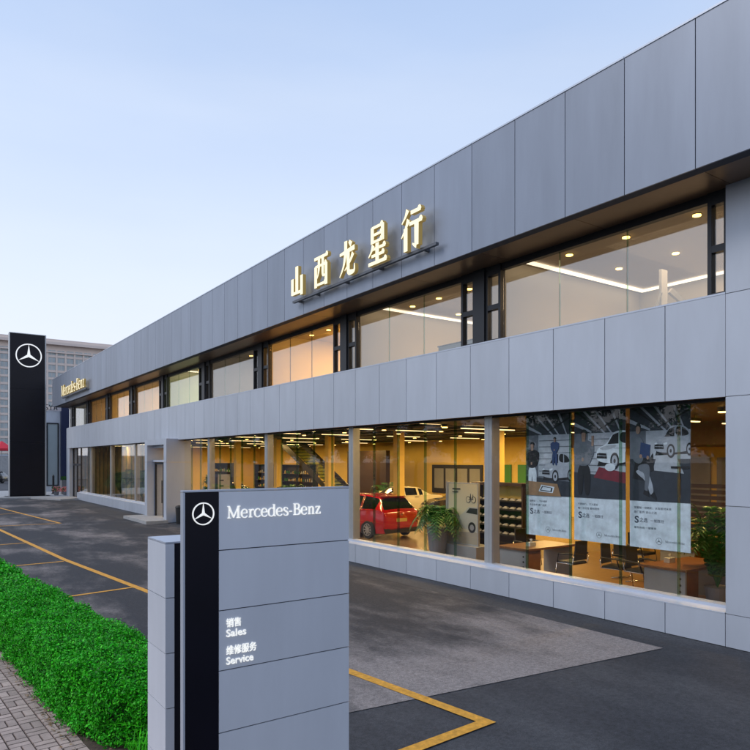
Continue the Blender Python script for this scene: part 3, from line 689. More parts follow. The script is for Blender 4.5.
# ------------------------------------------------------------------ CARS
def make_car(name, label, paint, L=4.36, W=1.79, Hh=1.55, kind='hatch', loc=(0, 0, 0), rz=0, group=None):
    """local: +Y is forward, origin on the ground under the rear axle centre"""
    t = empty(name, loc, rz, label, 'car', group)
    ro = .78                                     # rear overhang
    # station: y, floor z, waist z, roof z, half width floor, waist, roof
    if kind == 'hatch':
        S = [(-.80, .36, .68, .70, .58, .66, .60), (-.77, .28, .90, .93, .72, .78, .66), (-.68, .22, 1.00, 1.06, .80, .85, .70), (-.34, .20, 1.04, 1.42, .86, .885, .60),
             (-.10, .20, 1.04, 1.50, .88, .895, .60), (.4, .2, 1.02, 1.545, .885, .895, .62), (.50, .2, 1.015, 1.55, .885, .895, .62), (1.2, .2, 1.0, 1.55, .885, .895, .62), (1.28, .2, 1.0, 1.545, .885, .895, .62),
             (1.75, .2, .98, 1.49, .885, .895, .62), (2.45, .2, .97, 1.02, .88, .89, .70), (3.0, .22, .90, .93, .87, .87, .66), (3.35, .26, .78, .80, .82, .82, .6), (3.56, .30, .60, .62, .66, .66, .5)]
    else:
        S = [(-.82, .34, .74, .76, .70, .80, .78), (-.78, .26, .92, .95, .80, .86, .80), (-.62, .22, .96, 1.0, .85, .885, .72), (-.20, .20, .98, 1.02, .87, .89, .68),
             (.30, .20, .98, 1.33, .88, .895, .56), (.5, .2, .97, 1.38, .885, .895, .56), (.62, .2, .97, 1.40, .885, .895, .56), (1.25, .2, .96, 1.43, .885, .895, .57), (1.33, .2, .95, 1.43, .885, .895, .57),
             (1.7, .2, .94, 1.36, .885, .895, .58), (2.4, .2, .92, .96, .88, .89, .70), (3.05, .22, .84, .87, .87, .87, .66), (3.5, .26, .72, .74, .82, .82, .6), (3.75, .30, .56, .58, .66, .66, .5)]
    k = W/1.79
    rows = []
    for (y, zf, zw, zr, wf, ww, wr) in S:
        gh = zr-zw
        ring = [(0, zf), (wf*.9, zf), (wf, zf+.08), (ww+.012, zf+(zw-zf)*.45), (ww+.006, zf+(zw-zf)*.72), (ww-.012, zw), (ww-.03, zw+.02*(1 if gh > .1 else .3)), (wr+.02, zr-min(.05, gh*.25)), (wr*.86, zr-min(.012, gh*.1)), (0, zr+.012)]
        rows.append([(a*k, y, z) for a, z in ring])
    body, glass_side, glass_front, glass_rear = MB(), MB(), MB(), MB()
    def cr(P, n):
        P = [2*P[0]-P[1]]+list(P)+[2*P[-1]-P[-2]]; out = []
        for i in range(1, len(P)-2):
            for j in range(n):
                t_ = j/n; out.append(.5*(2*P[i]+(P[i+1]-P[i-1])*t_+(2*P[i-1]-5*P[i]+4*P[i+1]-P[i+2])*t_*t_+(3*P[i]-P[i-1]-3*P[i+1]+P[i+2])*t_**3))
        out.append(P[-2]); return np.array(out)
    A = np.array(rows); K = 3
    A = cr(A, K); A = np.swapaxes(cr(np.swapaxes(A, 0, 1), K), 0, 1); A[:, 0, 0] = 0; A[:, -1, 0] = 0; A[..., 0] = np.maximum(A[..., 0], 0)
    rows = [[tuple(q) for q in r_] for r_ in A]
    nr = len(rows[0])
    cols_side = {3, 4, 6, 8} if kind == 'hatch' else {4, 6, 8}
    front_col = 9; rear_col = 2 if kind == 'hatch' else 3
    for i in range(len(rows)-1):
        for j in range(nr-1):
            I, J = i//K, j//K
            for sgn in (1, -1):
                q = [rows[i][j], rows[i+1][j], rows[i+1][j+1], rows[i][j+1]]
                q = [(sgn*a, b, c) for a, b, c in q]
                if sgn < 0: q = q[::-1]
                tgt = body
                if J == 6 and I in cols_side: tgt = glass_side
                if I in (front_col,) and J == 6: tgt = glass_side
                if I == front_col and J in (7, 8): tgt = glass_front
                if I == rear_col and J in (7, 8): tgt = glass_rear
                tgt.quad(*q)
    for end, sg in ((0, 1), (-1, -1)):
        r = rows[end]; n0 = len(body.v)
        body.v += [p for p in r]+[(-a, b, c) for a, b, c in r[1:-1]][::-1]
        body.f.append(tuple(range(n0, len(body.v)))[::sg]); body.m.append(0)
    bo = body.build('body', paint, t)
    md = bo.modifiers.new('w', 'WELD'); md.merge_threshold = .0005
    for p in bo.data.polygons: p.use_smooth = True
    glass_side.build('side_window', M['carglass'], t, smooth=True); glass_front.build('windscreen', M['carglass'], t, smooth=True); glass_rear.build('rear_window', M['carglass'], t, smooth=True)
    yw = 2.70
    for sgn in (-1, 1):
        for y in (0, yw):
            x = sgn*.80*k
            ar = MB(); arc = [(y+.375*cos(a), .33+.375*sin(a)) for a in np.linspace(0, pi, 13)]+[(y-.375, .18), (y+.375, .18)]
            ar.prism(arc, lambda u, v, q, s=sgn: (s*q, u, v), .62*k, .906*k); ar.build('wheel_arch', M['blackplastic'], t)
            w = MB(); pr = []
            n = 24
            for a in range(n):
                an = 2*pi*a/n
            prof = [(.80, .20), (.80, .30), (.83, .325), (.90, .325), (.922, .30), (.922, .215)]
            for a in range(n):
                an = 2*pi*a/n; an2 = 2*pi*(a+1)/n
                for (x0, r0), (x1, r1) in zip(prof[:-1], prof[1:]):
                    w.quad((sgn*x0*k, y+r0*cos(an), .33+r0*sin(an)), (sgn*x1*k, y+r1*cos(an), .33+r1*sin(an)), (sgn*x1*k, y+r1*cos(an2), .33+r1*sin(an2)), (sgn*x0*k, y+r0*cos(an2), .33+r0*sin(an2)))
            wo = w.build('wheel', M['rubber'], t, smooth=True)
            rm = MB()
            f = lambda u, v, q, s=sgn, y=y: (s*q, y+u, .33+v)
            for a in range(10):
                an = 2*pi*a/10; c, s_ = cos(an), sin(an)
                rm.prism([(c*.03-s_*.028, s_*.03+c*.028), (c*.21-s_*.016, s_*.21+c*.016), (c*.21+s_*.016, s_*.21-c*.016), (c*.03+s_*.028, s_*.03-c*.028)], f, .895*k, .925*k+.0004*a)
            rm.prism([(.05*cos(q), .05*sin(q)) for q in np.linspace(0, 2*pi, 12, endpoint=False)], f, .89*k, .934*k)
            for a in range(24):
                a0, a1 = 2*pi*a/24, 2*pi*(a+1)/24
                rm.quad(f(.20*cos(a0), .20*sin(a0), .929*k), f(.222*cos(a0), .222*sin(a0), .929*k), f(.222*cos(a1), .222*sin(a1), .929*k), f(.20*cos(a1), .20*sin(a1), .929*k))
            rm.build('rim', M['alloy'], wo)
        # lamps and mirrors
        lm = MB(); lm.prism([(.42, .84), (.70, .84), (.80, .90), (.84, 1.0), (.74, 1.0), (.44, .94)], lambda u, v, q, s=sgn: (s*u*k, q+(u*.28)**2*1.6, v), -.60, -.795); lm.build('tail_lamp', M['taillamp'], t)
        hl = MB(); hl.prism([(.48, .62), (.78, .66), (.80, .78), (.56, .74)], lambda u, v, q, s=sgn: (s*u*k, q, v), 3.1, 3.40 if kind == 'hatch' else 3.5); hl.build('headlight', M['headlamp'], t)
        mi = MB(); mi.prism([(.90, 1.0), (1.06, 1.02), (1.07, 1.12), (.97, 1.14), (.91, 1.08)], lambda u, v, q, s=sgn: (s*u*k, q, v), 1.95, 2.10); mi.build('wing_mirror', paint, t)
        hn = MB(); hn.box(min(sgn*.89*k, sgn*.915*k), max(sgn*.89*k, sgn*.915*k), .55, .75, .88, .905); hn.box(min(sgn*.89*k, sgn*.915*k), max(sgn*.89*k, sgn*.915*k), 1.4, 1.6, .87, .895); hn.build('door_handle', M['chrome'], t)
    bp = MB(); bp.prism([(-.74, .24), (.74, .24), (.80, .40), (-.80, .40)], lambda u, v, q: (u*k, q, v), -.60, -.80); bp.build('rear_bumper', M['blackplastic'], t)
    pl = MB(); pl.box(-.25, .25, -.802, -.79, .62, .74); pl.build('number_plate', M['plate'], t)
    em = MB(); star_to(em, lambda a, b, q: (a, -.785-q, .86+b), .05, 0, .012); em.build('star_emblem', M['chrome'], t)
    sp = MB(); sp.box(-.52*k, .52*k, -.42, -.12, 1.475 if kind == 'hatch' else .99, 1.50 if kind == 'hatch' else 1.0); sp.build('spoiler', paint, t)
    return t
FZ = .10
make_car('parked_car', 'shiny red hatchback inside the showroom seen from behind', M['redpaint'], loc=(14.15, 19.4, FZ), rz=radians(5))
c2 = make_car('parked_car', 'pale cream car inside the showroom beyond the red hatchback', M['palepaint'], kind='saloon', loc=(22.4, 27.5, FZ), rz=radians(72))
make_car('parked_car', 'black car nearest the pale car, half hidden by the display board', M['blackpaint'], kind='hatch', loc=(22.8, 22.5, FZ), rz=radians(60))
make_car('parked_car', 'black saloon in the showroom beside the glossy display cabinets', M['blackpaint'], kind='saloon', loc=(17.6, 40.2, FZ), rz=radians(100))

# ------------------------------------------------------------------ PLANTS
def fronds(mb, base, n, length, z_up, droop, leafw, seed):
    r = random.Random(seed)
    for k in range(n):
        a = r.uniform(0, 2*pi); l = length*r.uniform(.7, 1.1); up = z_up*r.uniform(.6, 1.2)
        pts = []
        for i in range(9):
            t_ = i/8; pts.append(np.array((base[0]+cos(a)*l*t_, base[1]+sin(a)*l*t_, base[2]+up*sin(t_*pi*.62)*1.1-droop*t_*t_*l)))
        side = np.array((-sin(a), cos(a), 0))
        mb.tube([tuple(p) for p in pts], [.008]*9, 4)
        for i in range(1, 9):
            for f in (0, .5):
                if i == 8 and f: continue
                p = pts[i] if not f else (pts[i]+pts[min(i+1, 8)])/2
                tang = pts[i]-pts[i-1]; tang /= np.linalg.norm(tang)
                ll = leafw*(1-.5*abs(i/8-.5))*r.uniform(.8, 1.15)
                for s in (-1, 1):
                    e = p+side*s*ll+tang*ll*.6+np.array((0, 0, -ll*.35))
                    w = tang*.014
                    mid = (p+e)/2+np.array((0, 0, ll*.08))
                    mb.quad(tuple(p-w), tuple(p+w), tuple(mid+w*1.4), tuple(mid-w*1.4)); mb.quad(tuple(mid-w*1.4), tuple(mid+w*1.4), tuple(e+w*.2), tuple(e-w*.2))
def palm(x, y, z, pot_r, pot_h, n, length, up, droop, leafw, label, seed, group=None):
    t = empty('potted_palm', (x, y, z), 0, label, 'plant', group); O = (x, y, z)
    mb = MB(); pts = [(x, y, z), (x, y, z+.02), (x, y, z+pot_h*.6), (x, y, z+pot_h), (x, y, z+pot_h-.03)]
    mb.tube(pts, [pot_r*.62, pot_r*.64, pot_r*.86, pot_r, pot_r*.85], 20); mb.build('pot', M['pot'], t, O, smooth=False)
    mb = MB(); fronds(mb, (x, y, z+pot_h-.02), n, length, up, droop, leafw, seed); mb.build('fronds', M['palm'], t, O)
palm(11.85, 13.9, FZ, .30, .95, 44, .70, .62, .80, .17, 'bushy palm in a tall grey pot behind the red hatchback', 3)
palm(12.30, 6.45, FZ, .24, .42, 40, .66, 1.25, .25, .15, 'tall leafy palm at the near corner behind the right hand desk', 4)
palm(22.5, 31.0, FZ, .26, .5, 24, .9, 1.0, .6, .2, 'leafy palm beyond the slim yellow pillar and pale car', 5)
for i, (x, y) in enumerate(((11.9, 36.3), (12.1, 40.2), (12.0, 42.6), (11.9, 47.2))):
    palm(x, y, FZ, .26, .5, 34, 1.0, 1.5, .5, .26, 'dark leafy plant in the far ground floor window', 10+i, 'plants lined up inside the far shop windows')
for i, (x, y) in enumerate(((14.5, 33.5), (16.2, 31.0), (18.6, 35.0))):
    palm(x, y, FZ, .24, .45, 26, .8, .9, .5, .2, 'leafy plant on the showroom floor in front of the staircase', 20+i, 'plants in front of the staircase')

# ------------------------------------------------------------------ FURNITURE
def desk(x, y, label, w=.84):
    t = empty('desk', (x+.8, y, FZ), 0, label, 'desk', None); O = (x+.8, y, FZ)
    mb = MB(); mb.box(x, x+.05, y-w/2, y+w/2, FZ, .80); mb.box(x+1.55, x+1.6, y-w/2, y+w/2, FZ, .80); mb.build('side_panel', M['greylam'], t, O)
    mb = MB()
    for z in (.30, .42, .54, .66): mb.tube([(x-.004, y-w/2+.10, z), (x+.0, y-w/2+.10, z)], .024, 10)
    mb.build('cable_hole', M['blackplastic'], t, O)
    mb = MB(); mb.box(x-.06, x+1.66, y-w/2-.06, y+w/2+.06, .802, .85); mb.build('desk_top', M['wood'], t, O, bevel=.005)
    mb = MB(); mb.box(x+.055, x+.5, y-w/2+.03, y-w/2+.5, FZ+.03, .78); mb.build('drawer_unit', M['wood'], t, O)
    return t
desk(11.50, 10.80, 'grey sided desk with brown top, beside the steel column')
desk(11.72, 7.16, 'grey sided desk with brown top, nearest the corner wall')
desk(14.6, 8.6, 'desk with brown top standing deeper in the room behind the posters')
for (x, y, nm, lb) in ((12.0, 10.7, 'tissue_box', 'small white tissue box on the desk beside the column'), (12.3, 7.4, 'tissue_box', 'small cream tissue box on the desk near the corner wall')):
    t = empty(nm, (x, y, .851), 0, lb, 'box'); mb = MB(); mb.box(-.1, .1, -.06, .06, 0, .09); mb.build('carton', M['white'], t); mb = MB()
    mb.tube([(0, 0, .09), (.01, 0, .12), (.03, .02, .15)], [.03, .02, .035], 6); mb.build('tissue', M['white'], t)
def chair():
    t = empty('office_chair', (0, 0, 0)); O = (0, 0, 0)
    mb = MB(); mb.box(-.24, .24, -.24, .22, .42, .49); mb.build('seat', M['blackplastic'], t, bevel=.03)
    mb = MB(); mb.prism([(-.22, .52), (.22, .52), (.20, .96), (-.20, .96)], lambda u, v, q: (u, q+.06*(v-.5), v), .20, .24); mb.build('backrest', M['blackplastic'], t, bevel=.015)
    for s in (-1, 1):
        mb = MB(); mb.tube([(s*.26, .24, .62), (s*.26, .22, .44), (s*.26, -.22, .44), (s*.26, -.26, .04), (s*.26, -.20, .015), (s*.26, .26, .015)], .013, 8); mb.build('leg', M['chrome'], t, smooth=True)
        mb = MB(); mb.tube([(s*.27, .22, .66), (s*.29, .05, .66), (s*.29, -.15, .65), (s*.27, -.2, .45)], .018, 8); mb.build('armrest', M['blackplastic'], t, smooth=True)
    return t
ch0 = chair()
for i, (x, y, a, lb) in enumerate(((12.3, 9.75, 180, 'black chair with chrome frame facing the desk beside the steel column'), (12.5, 8.75, 10, 'black chair with chrome frame in the middle, under the second poster'),
        (13.6, 9.2, 70, 'black chair with chrome frame turned sideways deeper inside'), (13.2, 11.9, 0, 'black chair with chrome frame on the far side of the column desk'),
        (12.5, 8.15, 0, 'black chair with chrome frame tucked behind the corner desk'), (12.9, 6.15, 180, 'black chair with chrome frame between corner desk and palm'), (14.9, 9.7, 0, 'black chair with chrome frame behind the inner desk'))):
    c = ch0 if i == 0 else copy_tree(ch0)
    c.location = (x, y, .113); c.rotation_euler.z = radians(a); tag(c, lb, 'chair', 'chairs around the sales desks')
# rack of accessories behind the column
t = empty('display_shelf', (14.6, 14.1, FZ), 0, 'dark shelving rack with rows of small pale models behind the column', 'shelf'); O = (14.6, 14.1, FZ)
mb = MB(); mb.box(14.9, 14.95, 13.2, 15.2, FZ, 2.12); mb.box(14.4, 14.95, 13.15, 13.2, FZ, 2.15); mb.box(14.4, 14.95, 15.2, 15.25, FZ, 2.15); mb.box(14.35, 14.95, 13.15, 15.25, 2.12, 2.2); mb.build('cabinet', M['brown_dark'], t, O)
items = MB()
for z in (.65, .9, 1.15, 1.4, 1.65):
    mb = MB(); mb.box(14.38, 14.9, 13.2, 15.2, z, z+.03); mb.build('shelf', M['blackplastic'], t, O)
mb = MB(); mb.box(14.85, 14.9, 13.2, 15.2, 1.72, 2.1); mb.build('back_panel', M['wall_yellow'], t, O)
def tiny_car(mb, x, y, z, s):
    mb.prism([(-.5, 0), (.5, 0), (.5, .14), (.3, .18), (.12, .32), (-.25, .33), (-.48, .2)], lambda u, v, q: (x+q, y+u*s, z+v*s), -.16*s, .16*s)
k = 0
for z in (.68, .93, 1.18, 1.43, 1.68):
    for j in range(7):
        t2 = empty('model_car', (14.5, 13.35+j*.28, z), 0, 'tiny pale model car lined up on the dark rack', 'model', 'model cars on the rack')
        mb = MB(); tiny_car(mb, 0, 0, .01, .2); mb.build('body', M['white'], t2)
# bicycle poster on a stand
def board_art(mb, fn, polys):
    for i, (mi, pts) in enumerate(polys):
        mb.prism(pts, fn, 0, .0008*(i+1)+.0006, mi)
t = empty('display_board', (12.2, 13.25, FZ), 0, 'cream board with a pale car and bicycles on a low plinth', 'display board'); O = (12.2, 13.25, FZ)
mb = MB(); mb.box(12.05, 12.7, 12.6, 13.95, FZ, .60); mb.build('plinth', M['greylam'], t, O)
mb = MB(); mb.box(12.2, 12.26, 12.68, 13.88, .602, 2.27); mb.box(12.18, 12.28, 13.88, 13.93, .602, 2.29); mb.build('frame', M['steel_column'], t, O)
pc = MB(); fn = lambda u, v, q: (12.2-q, 13.84-u*1.13, .64+v*1.6)
def circ(cx, cy, r, n=18, ax=1.42): return [(cx+r*ax*cos(a), cy+r*sin(a)) for a in np.linspace(0, 2*pi, n, endpoint=False)]
polys = [(0, [(0, 0), (1, 0), (1, 1), (0, 1)]), (1, [(0, 0), (1, 0), (1, .22), (0, .16)]), (2, [(.35, .28), (1, .20), (1, .62), (.72, .62), (.5, .5), (.36, .46)]), (3, [(.62, .52), (.74, .6), (1, .6), (1, .5)]),
         (3, circ(.82, .28, .09)), (4, circ(.82, .28, .05))]
for cx, cy, r in ((.25, .30, .10), (.10, .33, .06), (.22, .20, .05)): polys += [(3, circ(cx, cy, r)), (0, circ(cx, cy, r*.85))]
for cx, cy in ((.70, .74), (.88, .74)): polys += [(3, circ(cx, cy, .055)), (0, circ(cx, cy, .045))]
polys += [(3, [(.70, .735), (.79, .745), (.88, .735), (.86, .83), (.84, .75), (.79, .76), (.78, .84), (.76, .76)]), (3, [(.15, .9), (.42, .9), (.42, .92), (.15, .92)]), (3, [(.15, .85), (.34, .85), (.34, .865), (.15, .865)])]
board_art(pc, fn, polys)
M['p_cream'] = mat('print_cream', (.62, .55, .36), .5); M['p_sand'] = mat('print_sand', (.38, .34, .26), .5)
M['p_silver'] = mat('print_silver', (.48, .47, .40), .4); M['p_black'] = mat('print_black', (.02, .02, .025), .5); M['p_grey'] = mat('print_grey', (.3, .3, .3), .5)
pc.build('picture', [M['p_cream'], M['p_sand'], M['p_silver'], M['p_black'], M['p_grey']], t, O)
# inner info sign near the portal
t = empty('information_stand', (11.6, 28.5, FZ), 0, 'white and navy information stand just inside the glass by the portal', 'sign'); O = (11.6, 28.5, FZ)
mb = MB(); mb.box(11.35, 11.95, 28.4, 28.5, FZ, 2.25); mb.build('face', M['white'], t, O)
mb = MB(); mb.box(11.25, 11.349, 28.39, 28.51, FZ, 2.26); mb.box(11.951, 12.03, 28.39, 28.51, FZ, 2.26); mb.build('edge', M['navy'], t, O)
mb = MB()
for z in (1.95, 1.7, 1.45, 1.3): mb.box(11.42, 11.62, 28.39, 28.399, z, z+.06)
mb.build('print', M['navy'], t, O)
palm(11.35, 28.9, FZ, .2, .5, 18, .5, 1.3, .1, .14, 'slim plant just inside the glass beside the information stand', 33)
# dark display boards and cabinets
def cabinet(x, y0, y1, z1, label, rows=4, group=None):
    yc = (y0+y1)/2; t = empty('display_cabinet', (x, yc, FZ), 0, label, 'cabinet', group); O = (x, yc, FZ)
    mb = MB(); mb.box(x+.35, x+.4, y0, y1, FZ, z1); mb.box(x, x+.35, y0, y0+.05, FZ, z1); mb.box(x, x+.35, y1-.05, y1, FZ, z1); mb.box(x, x+.35, y0+.05, y1-.05, z1-.05, z1); mb.build('carcass', M['blackplastic'], t, O)
    for r in range(rows):
        z = .35+(z1-.5)*r/rows; mb = MB(); mb.box(x+.02, x+.35, y0+.05, y1-.05, z, z+.03); mb.build('shelf', M['brown_dark'], t, O)
    its = MB(); r_ = random.Random(int(y0*10))
    for r in range(rows):
        z = .38+(z1-.5)*r/rows
        for j in range(int((y1-y0)/.3)):
            yy = y0+.15+j*.3; hgt = r_.uniform(.08, .28); its.tube([(x+.2, yy, z), (x+.2, yy, z+hgt*.6), (x+.2, yy, z+hgt)], [r_.uniform(.03, .08), r_.uniform(.03, .08), .02], 8, r_.choice((0, 1, 2)))
    its.build('goods', [M['white'], M['greenlit'], M['plate']], t, O)
cabinet(20.0, 47.6, 51.2, 2.7, 'tall black cabinet of small goods at the far left inside')
cabinet(22.0, 45.0, 47.6, 2.6, 'tall black cabinet of small goods next along behind the column')
cabinet(22.0, 38.5, 43.2, 2.6, 'wide black cabinet of small goods below the staircase')
t = empty('notice_board', (26.7, 29.6, .9), 0, 'black notice board low on the yellow back wall', 'board'); O = (26.7, 29.6, .9)
mb = MB(); mb.box(26.66, 26.74, 27.4, 31.8, .9, 2.62); mb.build('frame', M['blackplastic'], t, O)
mb = MB()
for j in range(4): mb.box(26.64, 26.658, 27.55+j*1.05, 28.4+j*1.05, 1.2, 2.4)
mb.build('print', M['greylam'], t, O)
t = empty('notice_board', (26.7, 24, .9), 0, 'bright green board low on the back wall beside the steel column', 'board'); O = (26.7, 24, .9)
mb = MB(); mb.box(26.66, 26.74, 23.9, 24.7, 1.0, 2.65); mb.box(26.66, 26.74, 25.2, 26.2, 1.0, 2.65); mb.build('panel', M['greenlit'], t, O)
# louvred screen behind the near desk
t = empty('slatted_screen', (15.5, 7.9, FZ), 0, 'dark brown slatted screen behind the palm in the near corner', 'screen'); O = (15.5, 7.9, FZ)
mb = MB(); mb.box(15.5, 15.56, 7.6, 7.68, FZ, 2.35); mb.box(15.5, 15.56, 9.3, 9.38, FZ, 2.35); mb.build('post', M['brown_dark'], t, O)
mb = MB()
for k in range(15): mb.box(15.48, 15.58, 7.68, 9.3, .25+k*.14, .34+k*.14)
mb.build('slats', M['brown_dark'], t, O)

# ------------------------------------------------------------------ POSTERS
PM = [mat('poster_pale', (.46, .50, .55), .5, noise=.28, nscale=5), mat('poster_mid', (.14, .16, .19), .5, noise=.28, nscale=5), mat('poster_dark', (.008, .009, .013), .6, noise=.28, nscale=5), mat('poster_floor', (.028, .036, .05), .6, noise=.28, nscale=5),
      mat('poster_skin', (.38, .24, .17), .5, noise=.28, nscale=5), mat('poster_white', (.72, .80, .86), .5, noise=.28, nscale=5), mat('poster_wood', (.34, .20, .10), .5, noise=.28, nscale=5), mat('poster_red', (.20, .015, .03), .5, noise=.28, nscale=5),
      mat('poster_beam', (.40, .44, .5), .5, noise=.28, nscale=5), mat('poster_blue', (.03, .06, .16), .5, noise=.28, nscale=5), mat('poster_ink', (.06, .08, .11), .5, noise=.28, nscale=5), mat('poster_green', (.05, .25, .05), .5, noise=.28, nscale=5)]
def smallcar(x, y, s, col, fl=1):
    """front three-quarter view of a car as printed on the posters"""
    p = lambda a, b: (x+fl*a*s, y+b*s*.46)
    W = lambda cx, cy, rx, ry, n=16: [(x+fl*(cx+rx*cos(a))*s, y+(cy+ry*sin(a))*s*.46) for a in np.linspace(0, 2*pi, n, endpoint=False)]
    return [(2, [p(-.54, .02), p(.56, .06), p(.60, .16), p(-.50, .14)]),
            (col, [p(-.56, .12), p(-.57, .34), p(-.52, .44), p(-.30, .52), p(-.14, .76), p(-.02, .82), p(.24, .82), p(.40, .72), p(.50, .54), p(.58, .46), p(.59, .22), p(.50, .14), p(-.10, .08)]),
            (2, [p(-.27, .52), p(-.13, .73), p(.02, .78), p(.02, .53)]), (2, [p(.05, .53), p(.05, .78), p(.23, .78), p(.37, .69), p(.45, .54)]), (col, [p(.20, .53), p(.20, .79), p(.225, .79), p(.23, .53)]),
            (0, [p(-.52, .42), p(-.28, .50), p(.0, .50), p(-.10, .43), p(-.34, .38)]), (2, [p(-.56, .20), p(-.55, .33), p(-.30, .31), p(-.28, .19)]), (5, [p(-.56, .34), p(-.50, .38), p(-.46, .33), p(-.54, .31)]), (5, [p(-.30, .35), p(-.18, .38), p(-.18, .32), p(-.28, .30)]),
            (8, [p(-.54, .255), p(-.30, .245), p(-.30, .26), p(-.54, .27)]), (8, [p(-.10, .42), p(.56, .42), p(.56, .435), p(-.10, .435)]),
            (2, W(-.08, .14, .115, .19)), (8, W(-.08, .14, .075, .13)), (2, W(-.08, .14, .03, .05)), (2, W(.44, .18, .09, .17)), (8, W(.44, .18, .058, .115)), (2, W(.44, .18, .022, .04))]
def ell(cx, cy, rx, ry, n=14): return [(cx+rx*cos(a), cy+ry*sin(a)) for a in np.linspace(0, 2*pi, n, endpoint=False)]
def man(x, y, h, top, leg, arms='down'):
    s = h; p = lambda a, b: (x+a*s*1.35, y+b*s*.62)
    out = [(leg, [p(-.11, 0), p(-.02, 0), p(0, .42), p(.02, 0), p(.12, 0), p(.13, .5), p(-.12, .5)]),
           (top, [p(-.13, .46), p(.13, .46), p(.17, .72), p(.16, .82), p(.05, .87), p(-.05, .87), p(-.16, .82), p(-.17, .72)]),
           (top, [p(-.20, .80), p(-.13, .82), p(-.12, .60), p(.02, .58), p(.02, .52), p(-.16, .52)]), (top, [p(.20, .80), p(.13, .82), p(.12, .62), p(-.02, .60), p(0, .54), p(.18, .56)]),
           (4, [p(-.03, .84), p(.03, .84), p(.03, .92), p(-.03, .92)]), (4, ell(x, y+.94*s*.62, .052*s, .062*s*.62*1.5)), (2, [p(-.06, .95), p(-.05, 1.01), p(0, 1.035), p(.05, 1.01), p(.06, .95), p(.03, .98), p(-.03, .98)]),
           (4, ell(x-.02*s, y+.56*s*.62, .03*s, .02*s))]
    return out
def chaikin(p, n=2):
    for _ in range(n):
        q = []
        for i in range(len(p)):
            a, b = p[i], p[(i+1) % len(p)]
            q += [(a[0]*.75+b[0]*.25, a[1]*.75+b[1]*.25), (a[0]*.25+b[0]*.75, a[1]*.25+b[1]*.75)]
        p = q
    return p
W_, H0, HW = 1.165, 1.28, 3.90
beams = [(8, [(0, .86), (.35, .80), (.35, .815), (0, .89)]), (8, [(.35, 1), (.40, 1), (.75, .80), (.72, .80)]), (8, [(.1, 1), (.16, 1), (.62, .80), (.58, .80)]), (8, [(.68, 1), (.74, 1), (.92, .80), (.90, .80)]), (2, [(.0, .97), (.5, .82), (.5, .83), (.0, .99)]), (2, [(.5, .82), (1, .93), (1, .945), (.5, .83)])]
wallb = [(1, [(0, .30), (1, .30), (1, 1), (0, 1)]), (3, [(0, .80), (1, .80), (1, 1), (0, 1)]), (0, [(.28, .46), (1, .46), (1, .80), (.28, .80)])]
slats = [(1, [(.3, z), (1, z), (1, z+.006), (.3, z+.006)]) for z in (.50, .55, .60, .65, .70, .75)]
def seated():
    return [(2, [(.05, .46), (.30, .44), (.40, .60), (.12, .62)]), (2, [(.30, .50), (.42, .52), (.40, .64), (.34, .60)]), (1, [(.06, .58), (.22, .56), (.27, .66), (.22, .76), (.08, .76), (.04, .68)]), (8, [(.12, .52), (.30, .54), (.40, .42), (.42, .36), (.36, .34), (.30, .44), (.12, .50)]),
            (1, [(.16, .56), (.34, .57), (.36, .50), (.32, .36), (.26, .36), (.28, .50), (.14, .52)]), (2, [(.36, .34), (.46, .31), (.46, .33), (.42, .37)]), (2, [(.24, .35), (.34, .33), (.33, .37), (.26, .38)]),
            (4, ell(.15, .81, .038, .032)), (2, [(.11, .82), (.12, .85), (.155, .862), (.19, .85), (.195, .82), (.17, .835), (.13, .835)]), (9, [(.18, .62), (.34, .60), (.36, .70), (.20, .72)]), (4, ell(.20, .62, .025, .014)), (4, ell(.32, .61, .022, .014))]
arts = [wallb+beams+slats+[(3, [(0, .30), (1, .30), (1, .42), (0, .46)])]+smallcar(.72, .42, .62, 8)+man(.14, .35, .62, 2, 5)+man(.66, .55, .36, 9, 9)+[(6, [(0, .30), (.8, .30), (.72, .40), (0, .42)]), (5, [(.30, .335), (.62, .325), (.66, .375), (.36, .39)]), (2, [(.33, .342), (.60, .332), (.62, .368), (.38, .38)]), (5, [(.36, .348), (.57, .34), (.585, .364), (.40, .374)])],
        wallb+beams+slats+[(3, [(0, .30), (1, .30), (1, .46), (0, .50)]), (7, [(.4, .46), (1, .42), (1, .50), (.5, .54)])]+smallcar(.86, .54, .72, 5)+man(.2, .32, .80, 1, 2)+[(5, ell(.72, .54, .1, .03)), (4, [(.36, .70), (.40, .70), (.40, .78), (.36, .78)])],
        wallb+beams+[(3, [(0, .30), (1, .30), (1, .60), (0, .60)]), (0, [(.40, .52), (.90, .50), (.80, .60), (.45, .60)])]+smallcar(.74, .62, .56, 8)+seated()+[(2, [(.70, .535), (.98, .535), (.98, .55), (.70, .55)]), (2, [(.83, .36), (.85, .36), (.85, .54), (.83, .54)])]]
BG = [len(wallb+beams+slats)+1, len(wallb+beams+slats)+1, len(wallb+beams)+2]
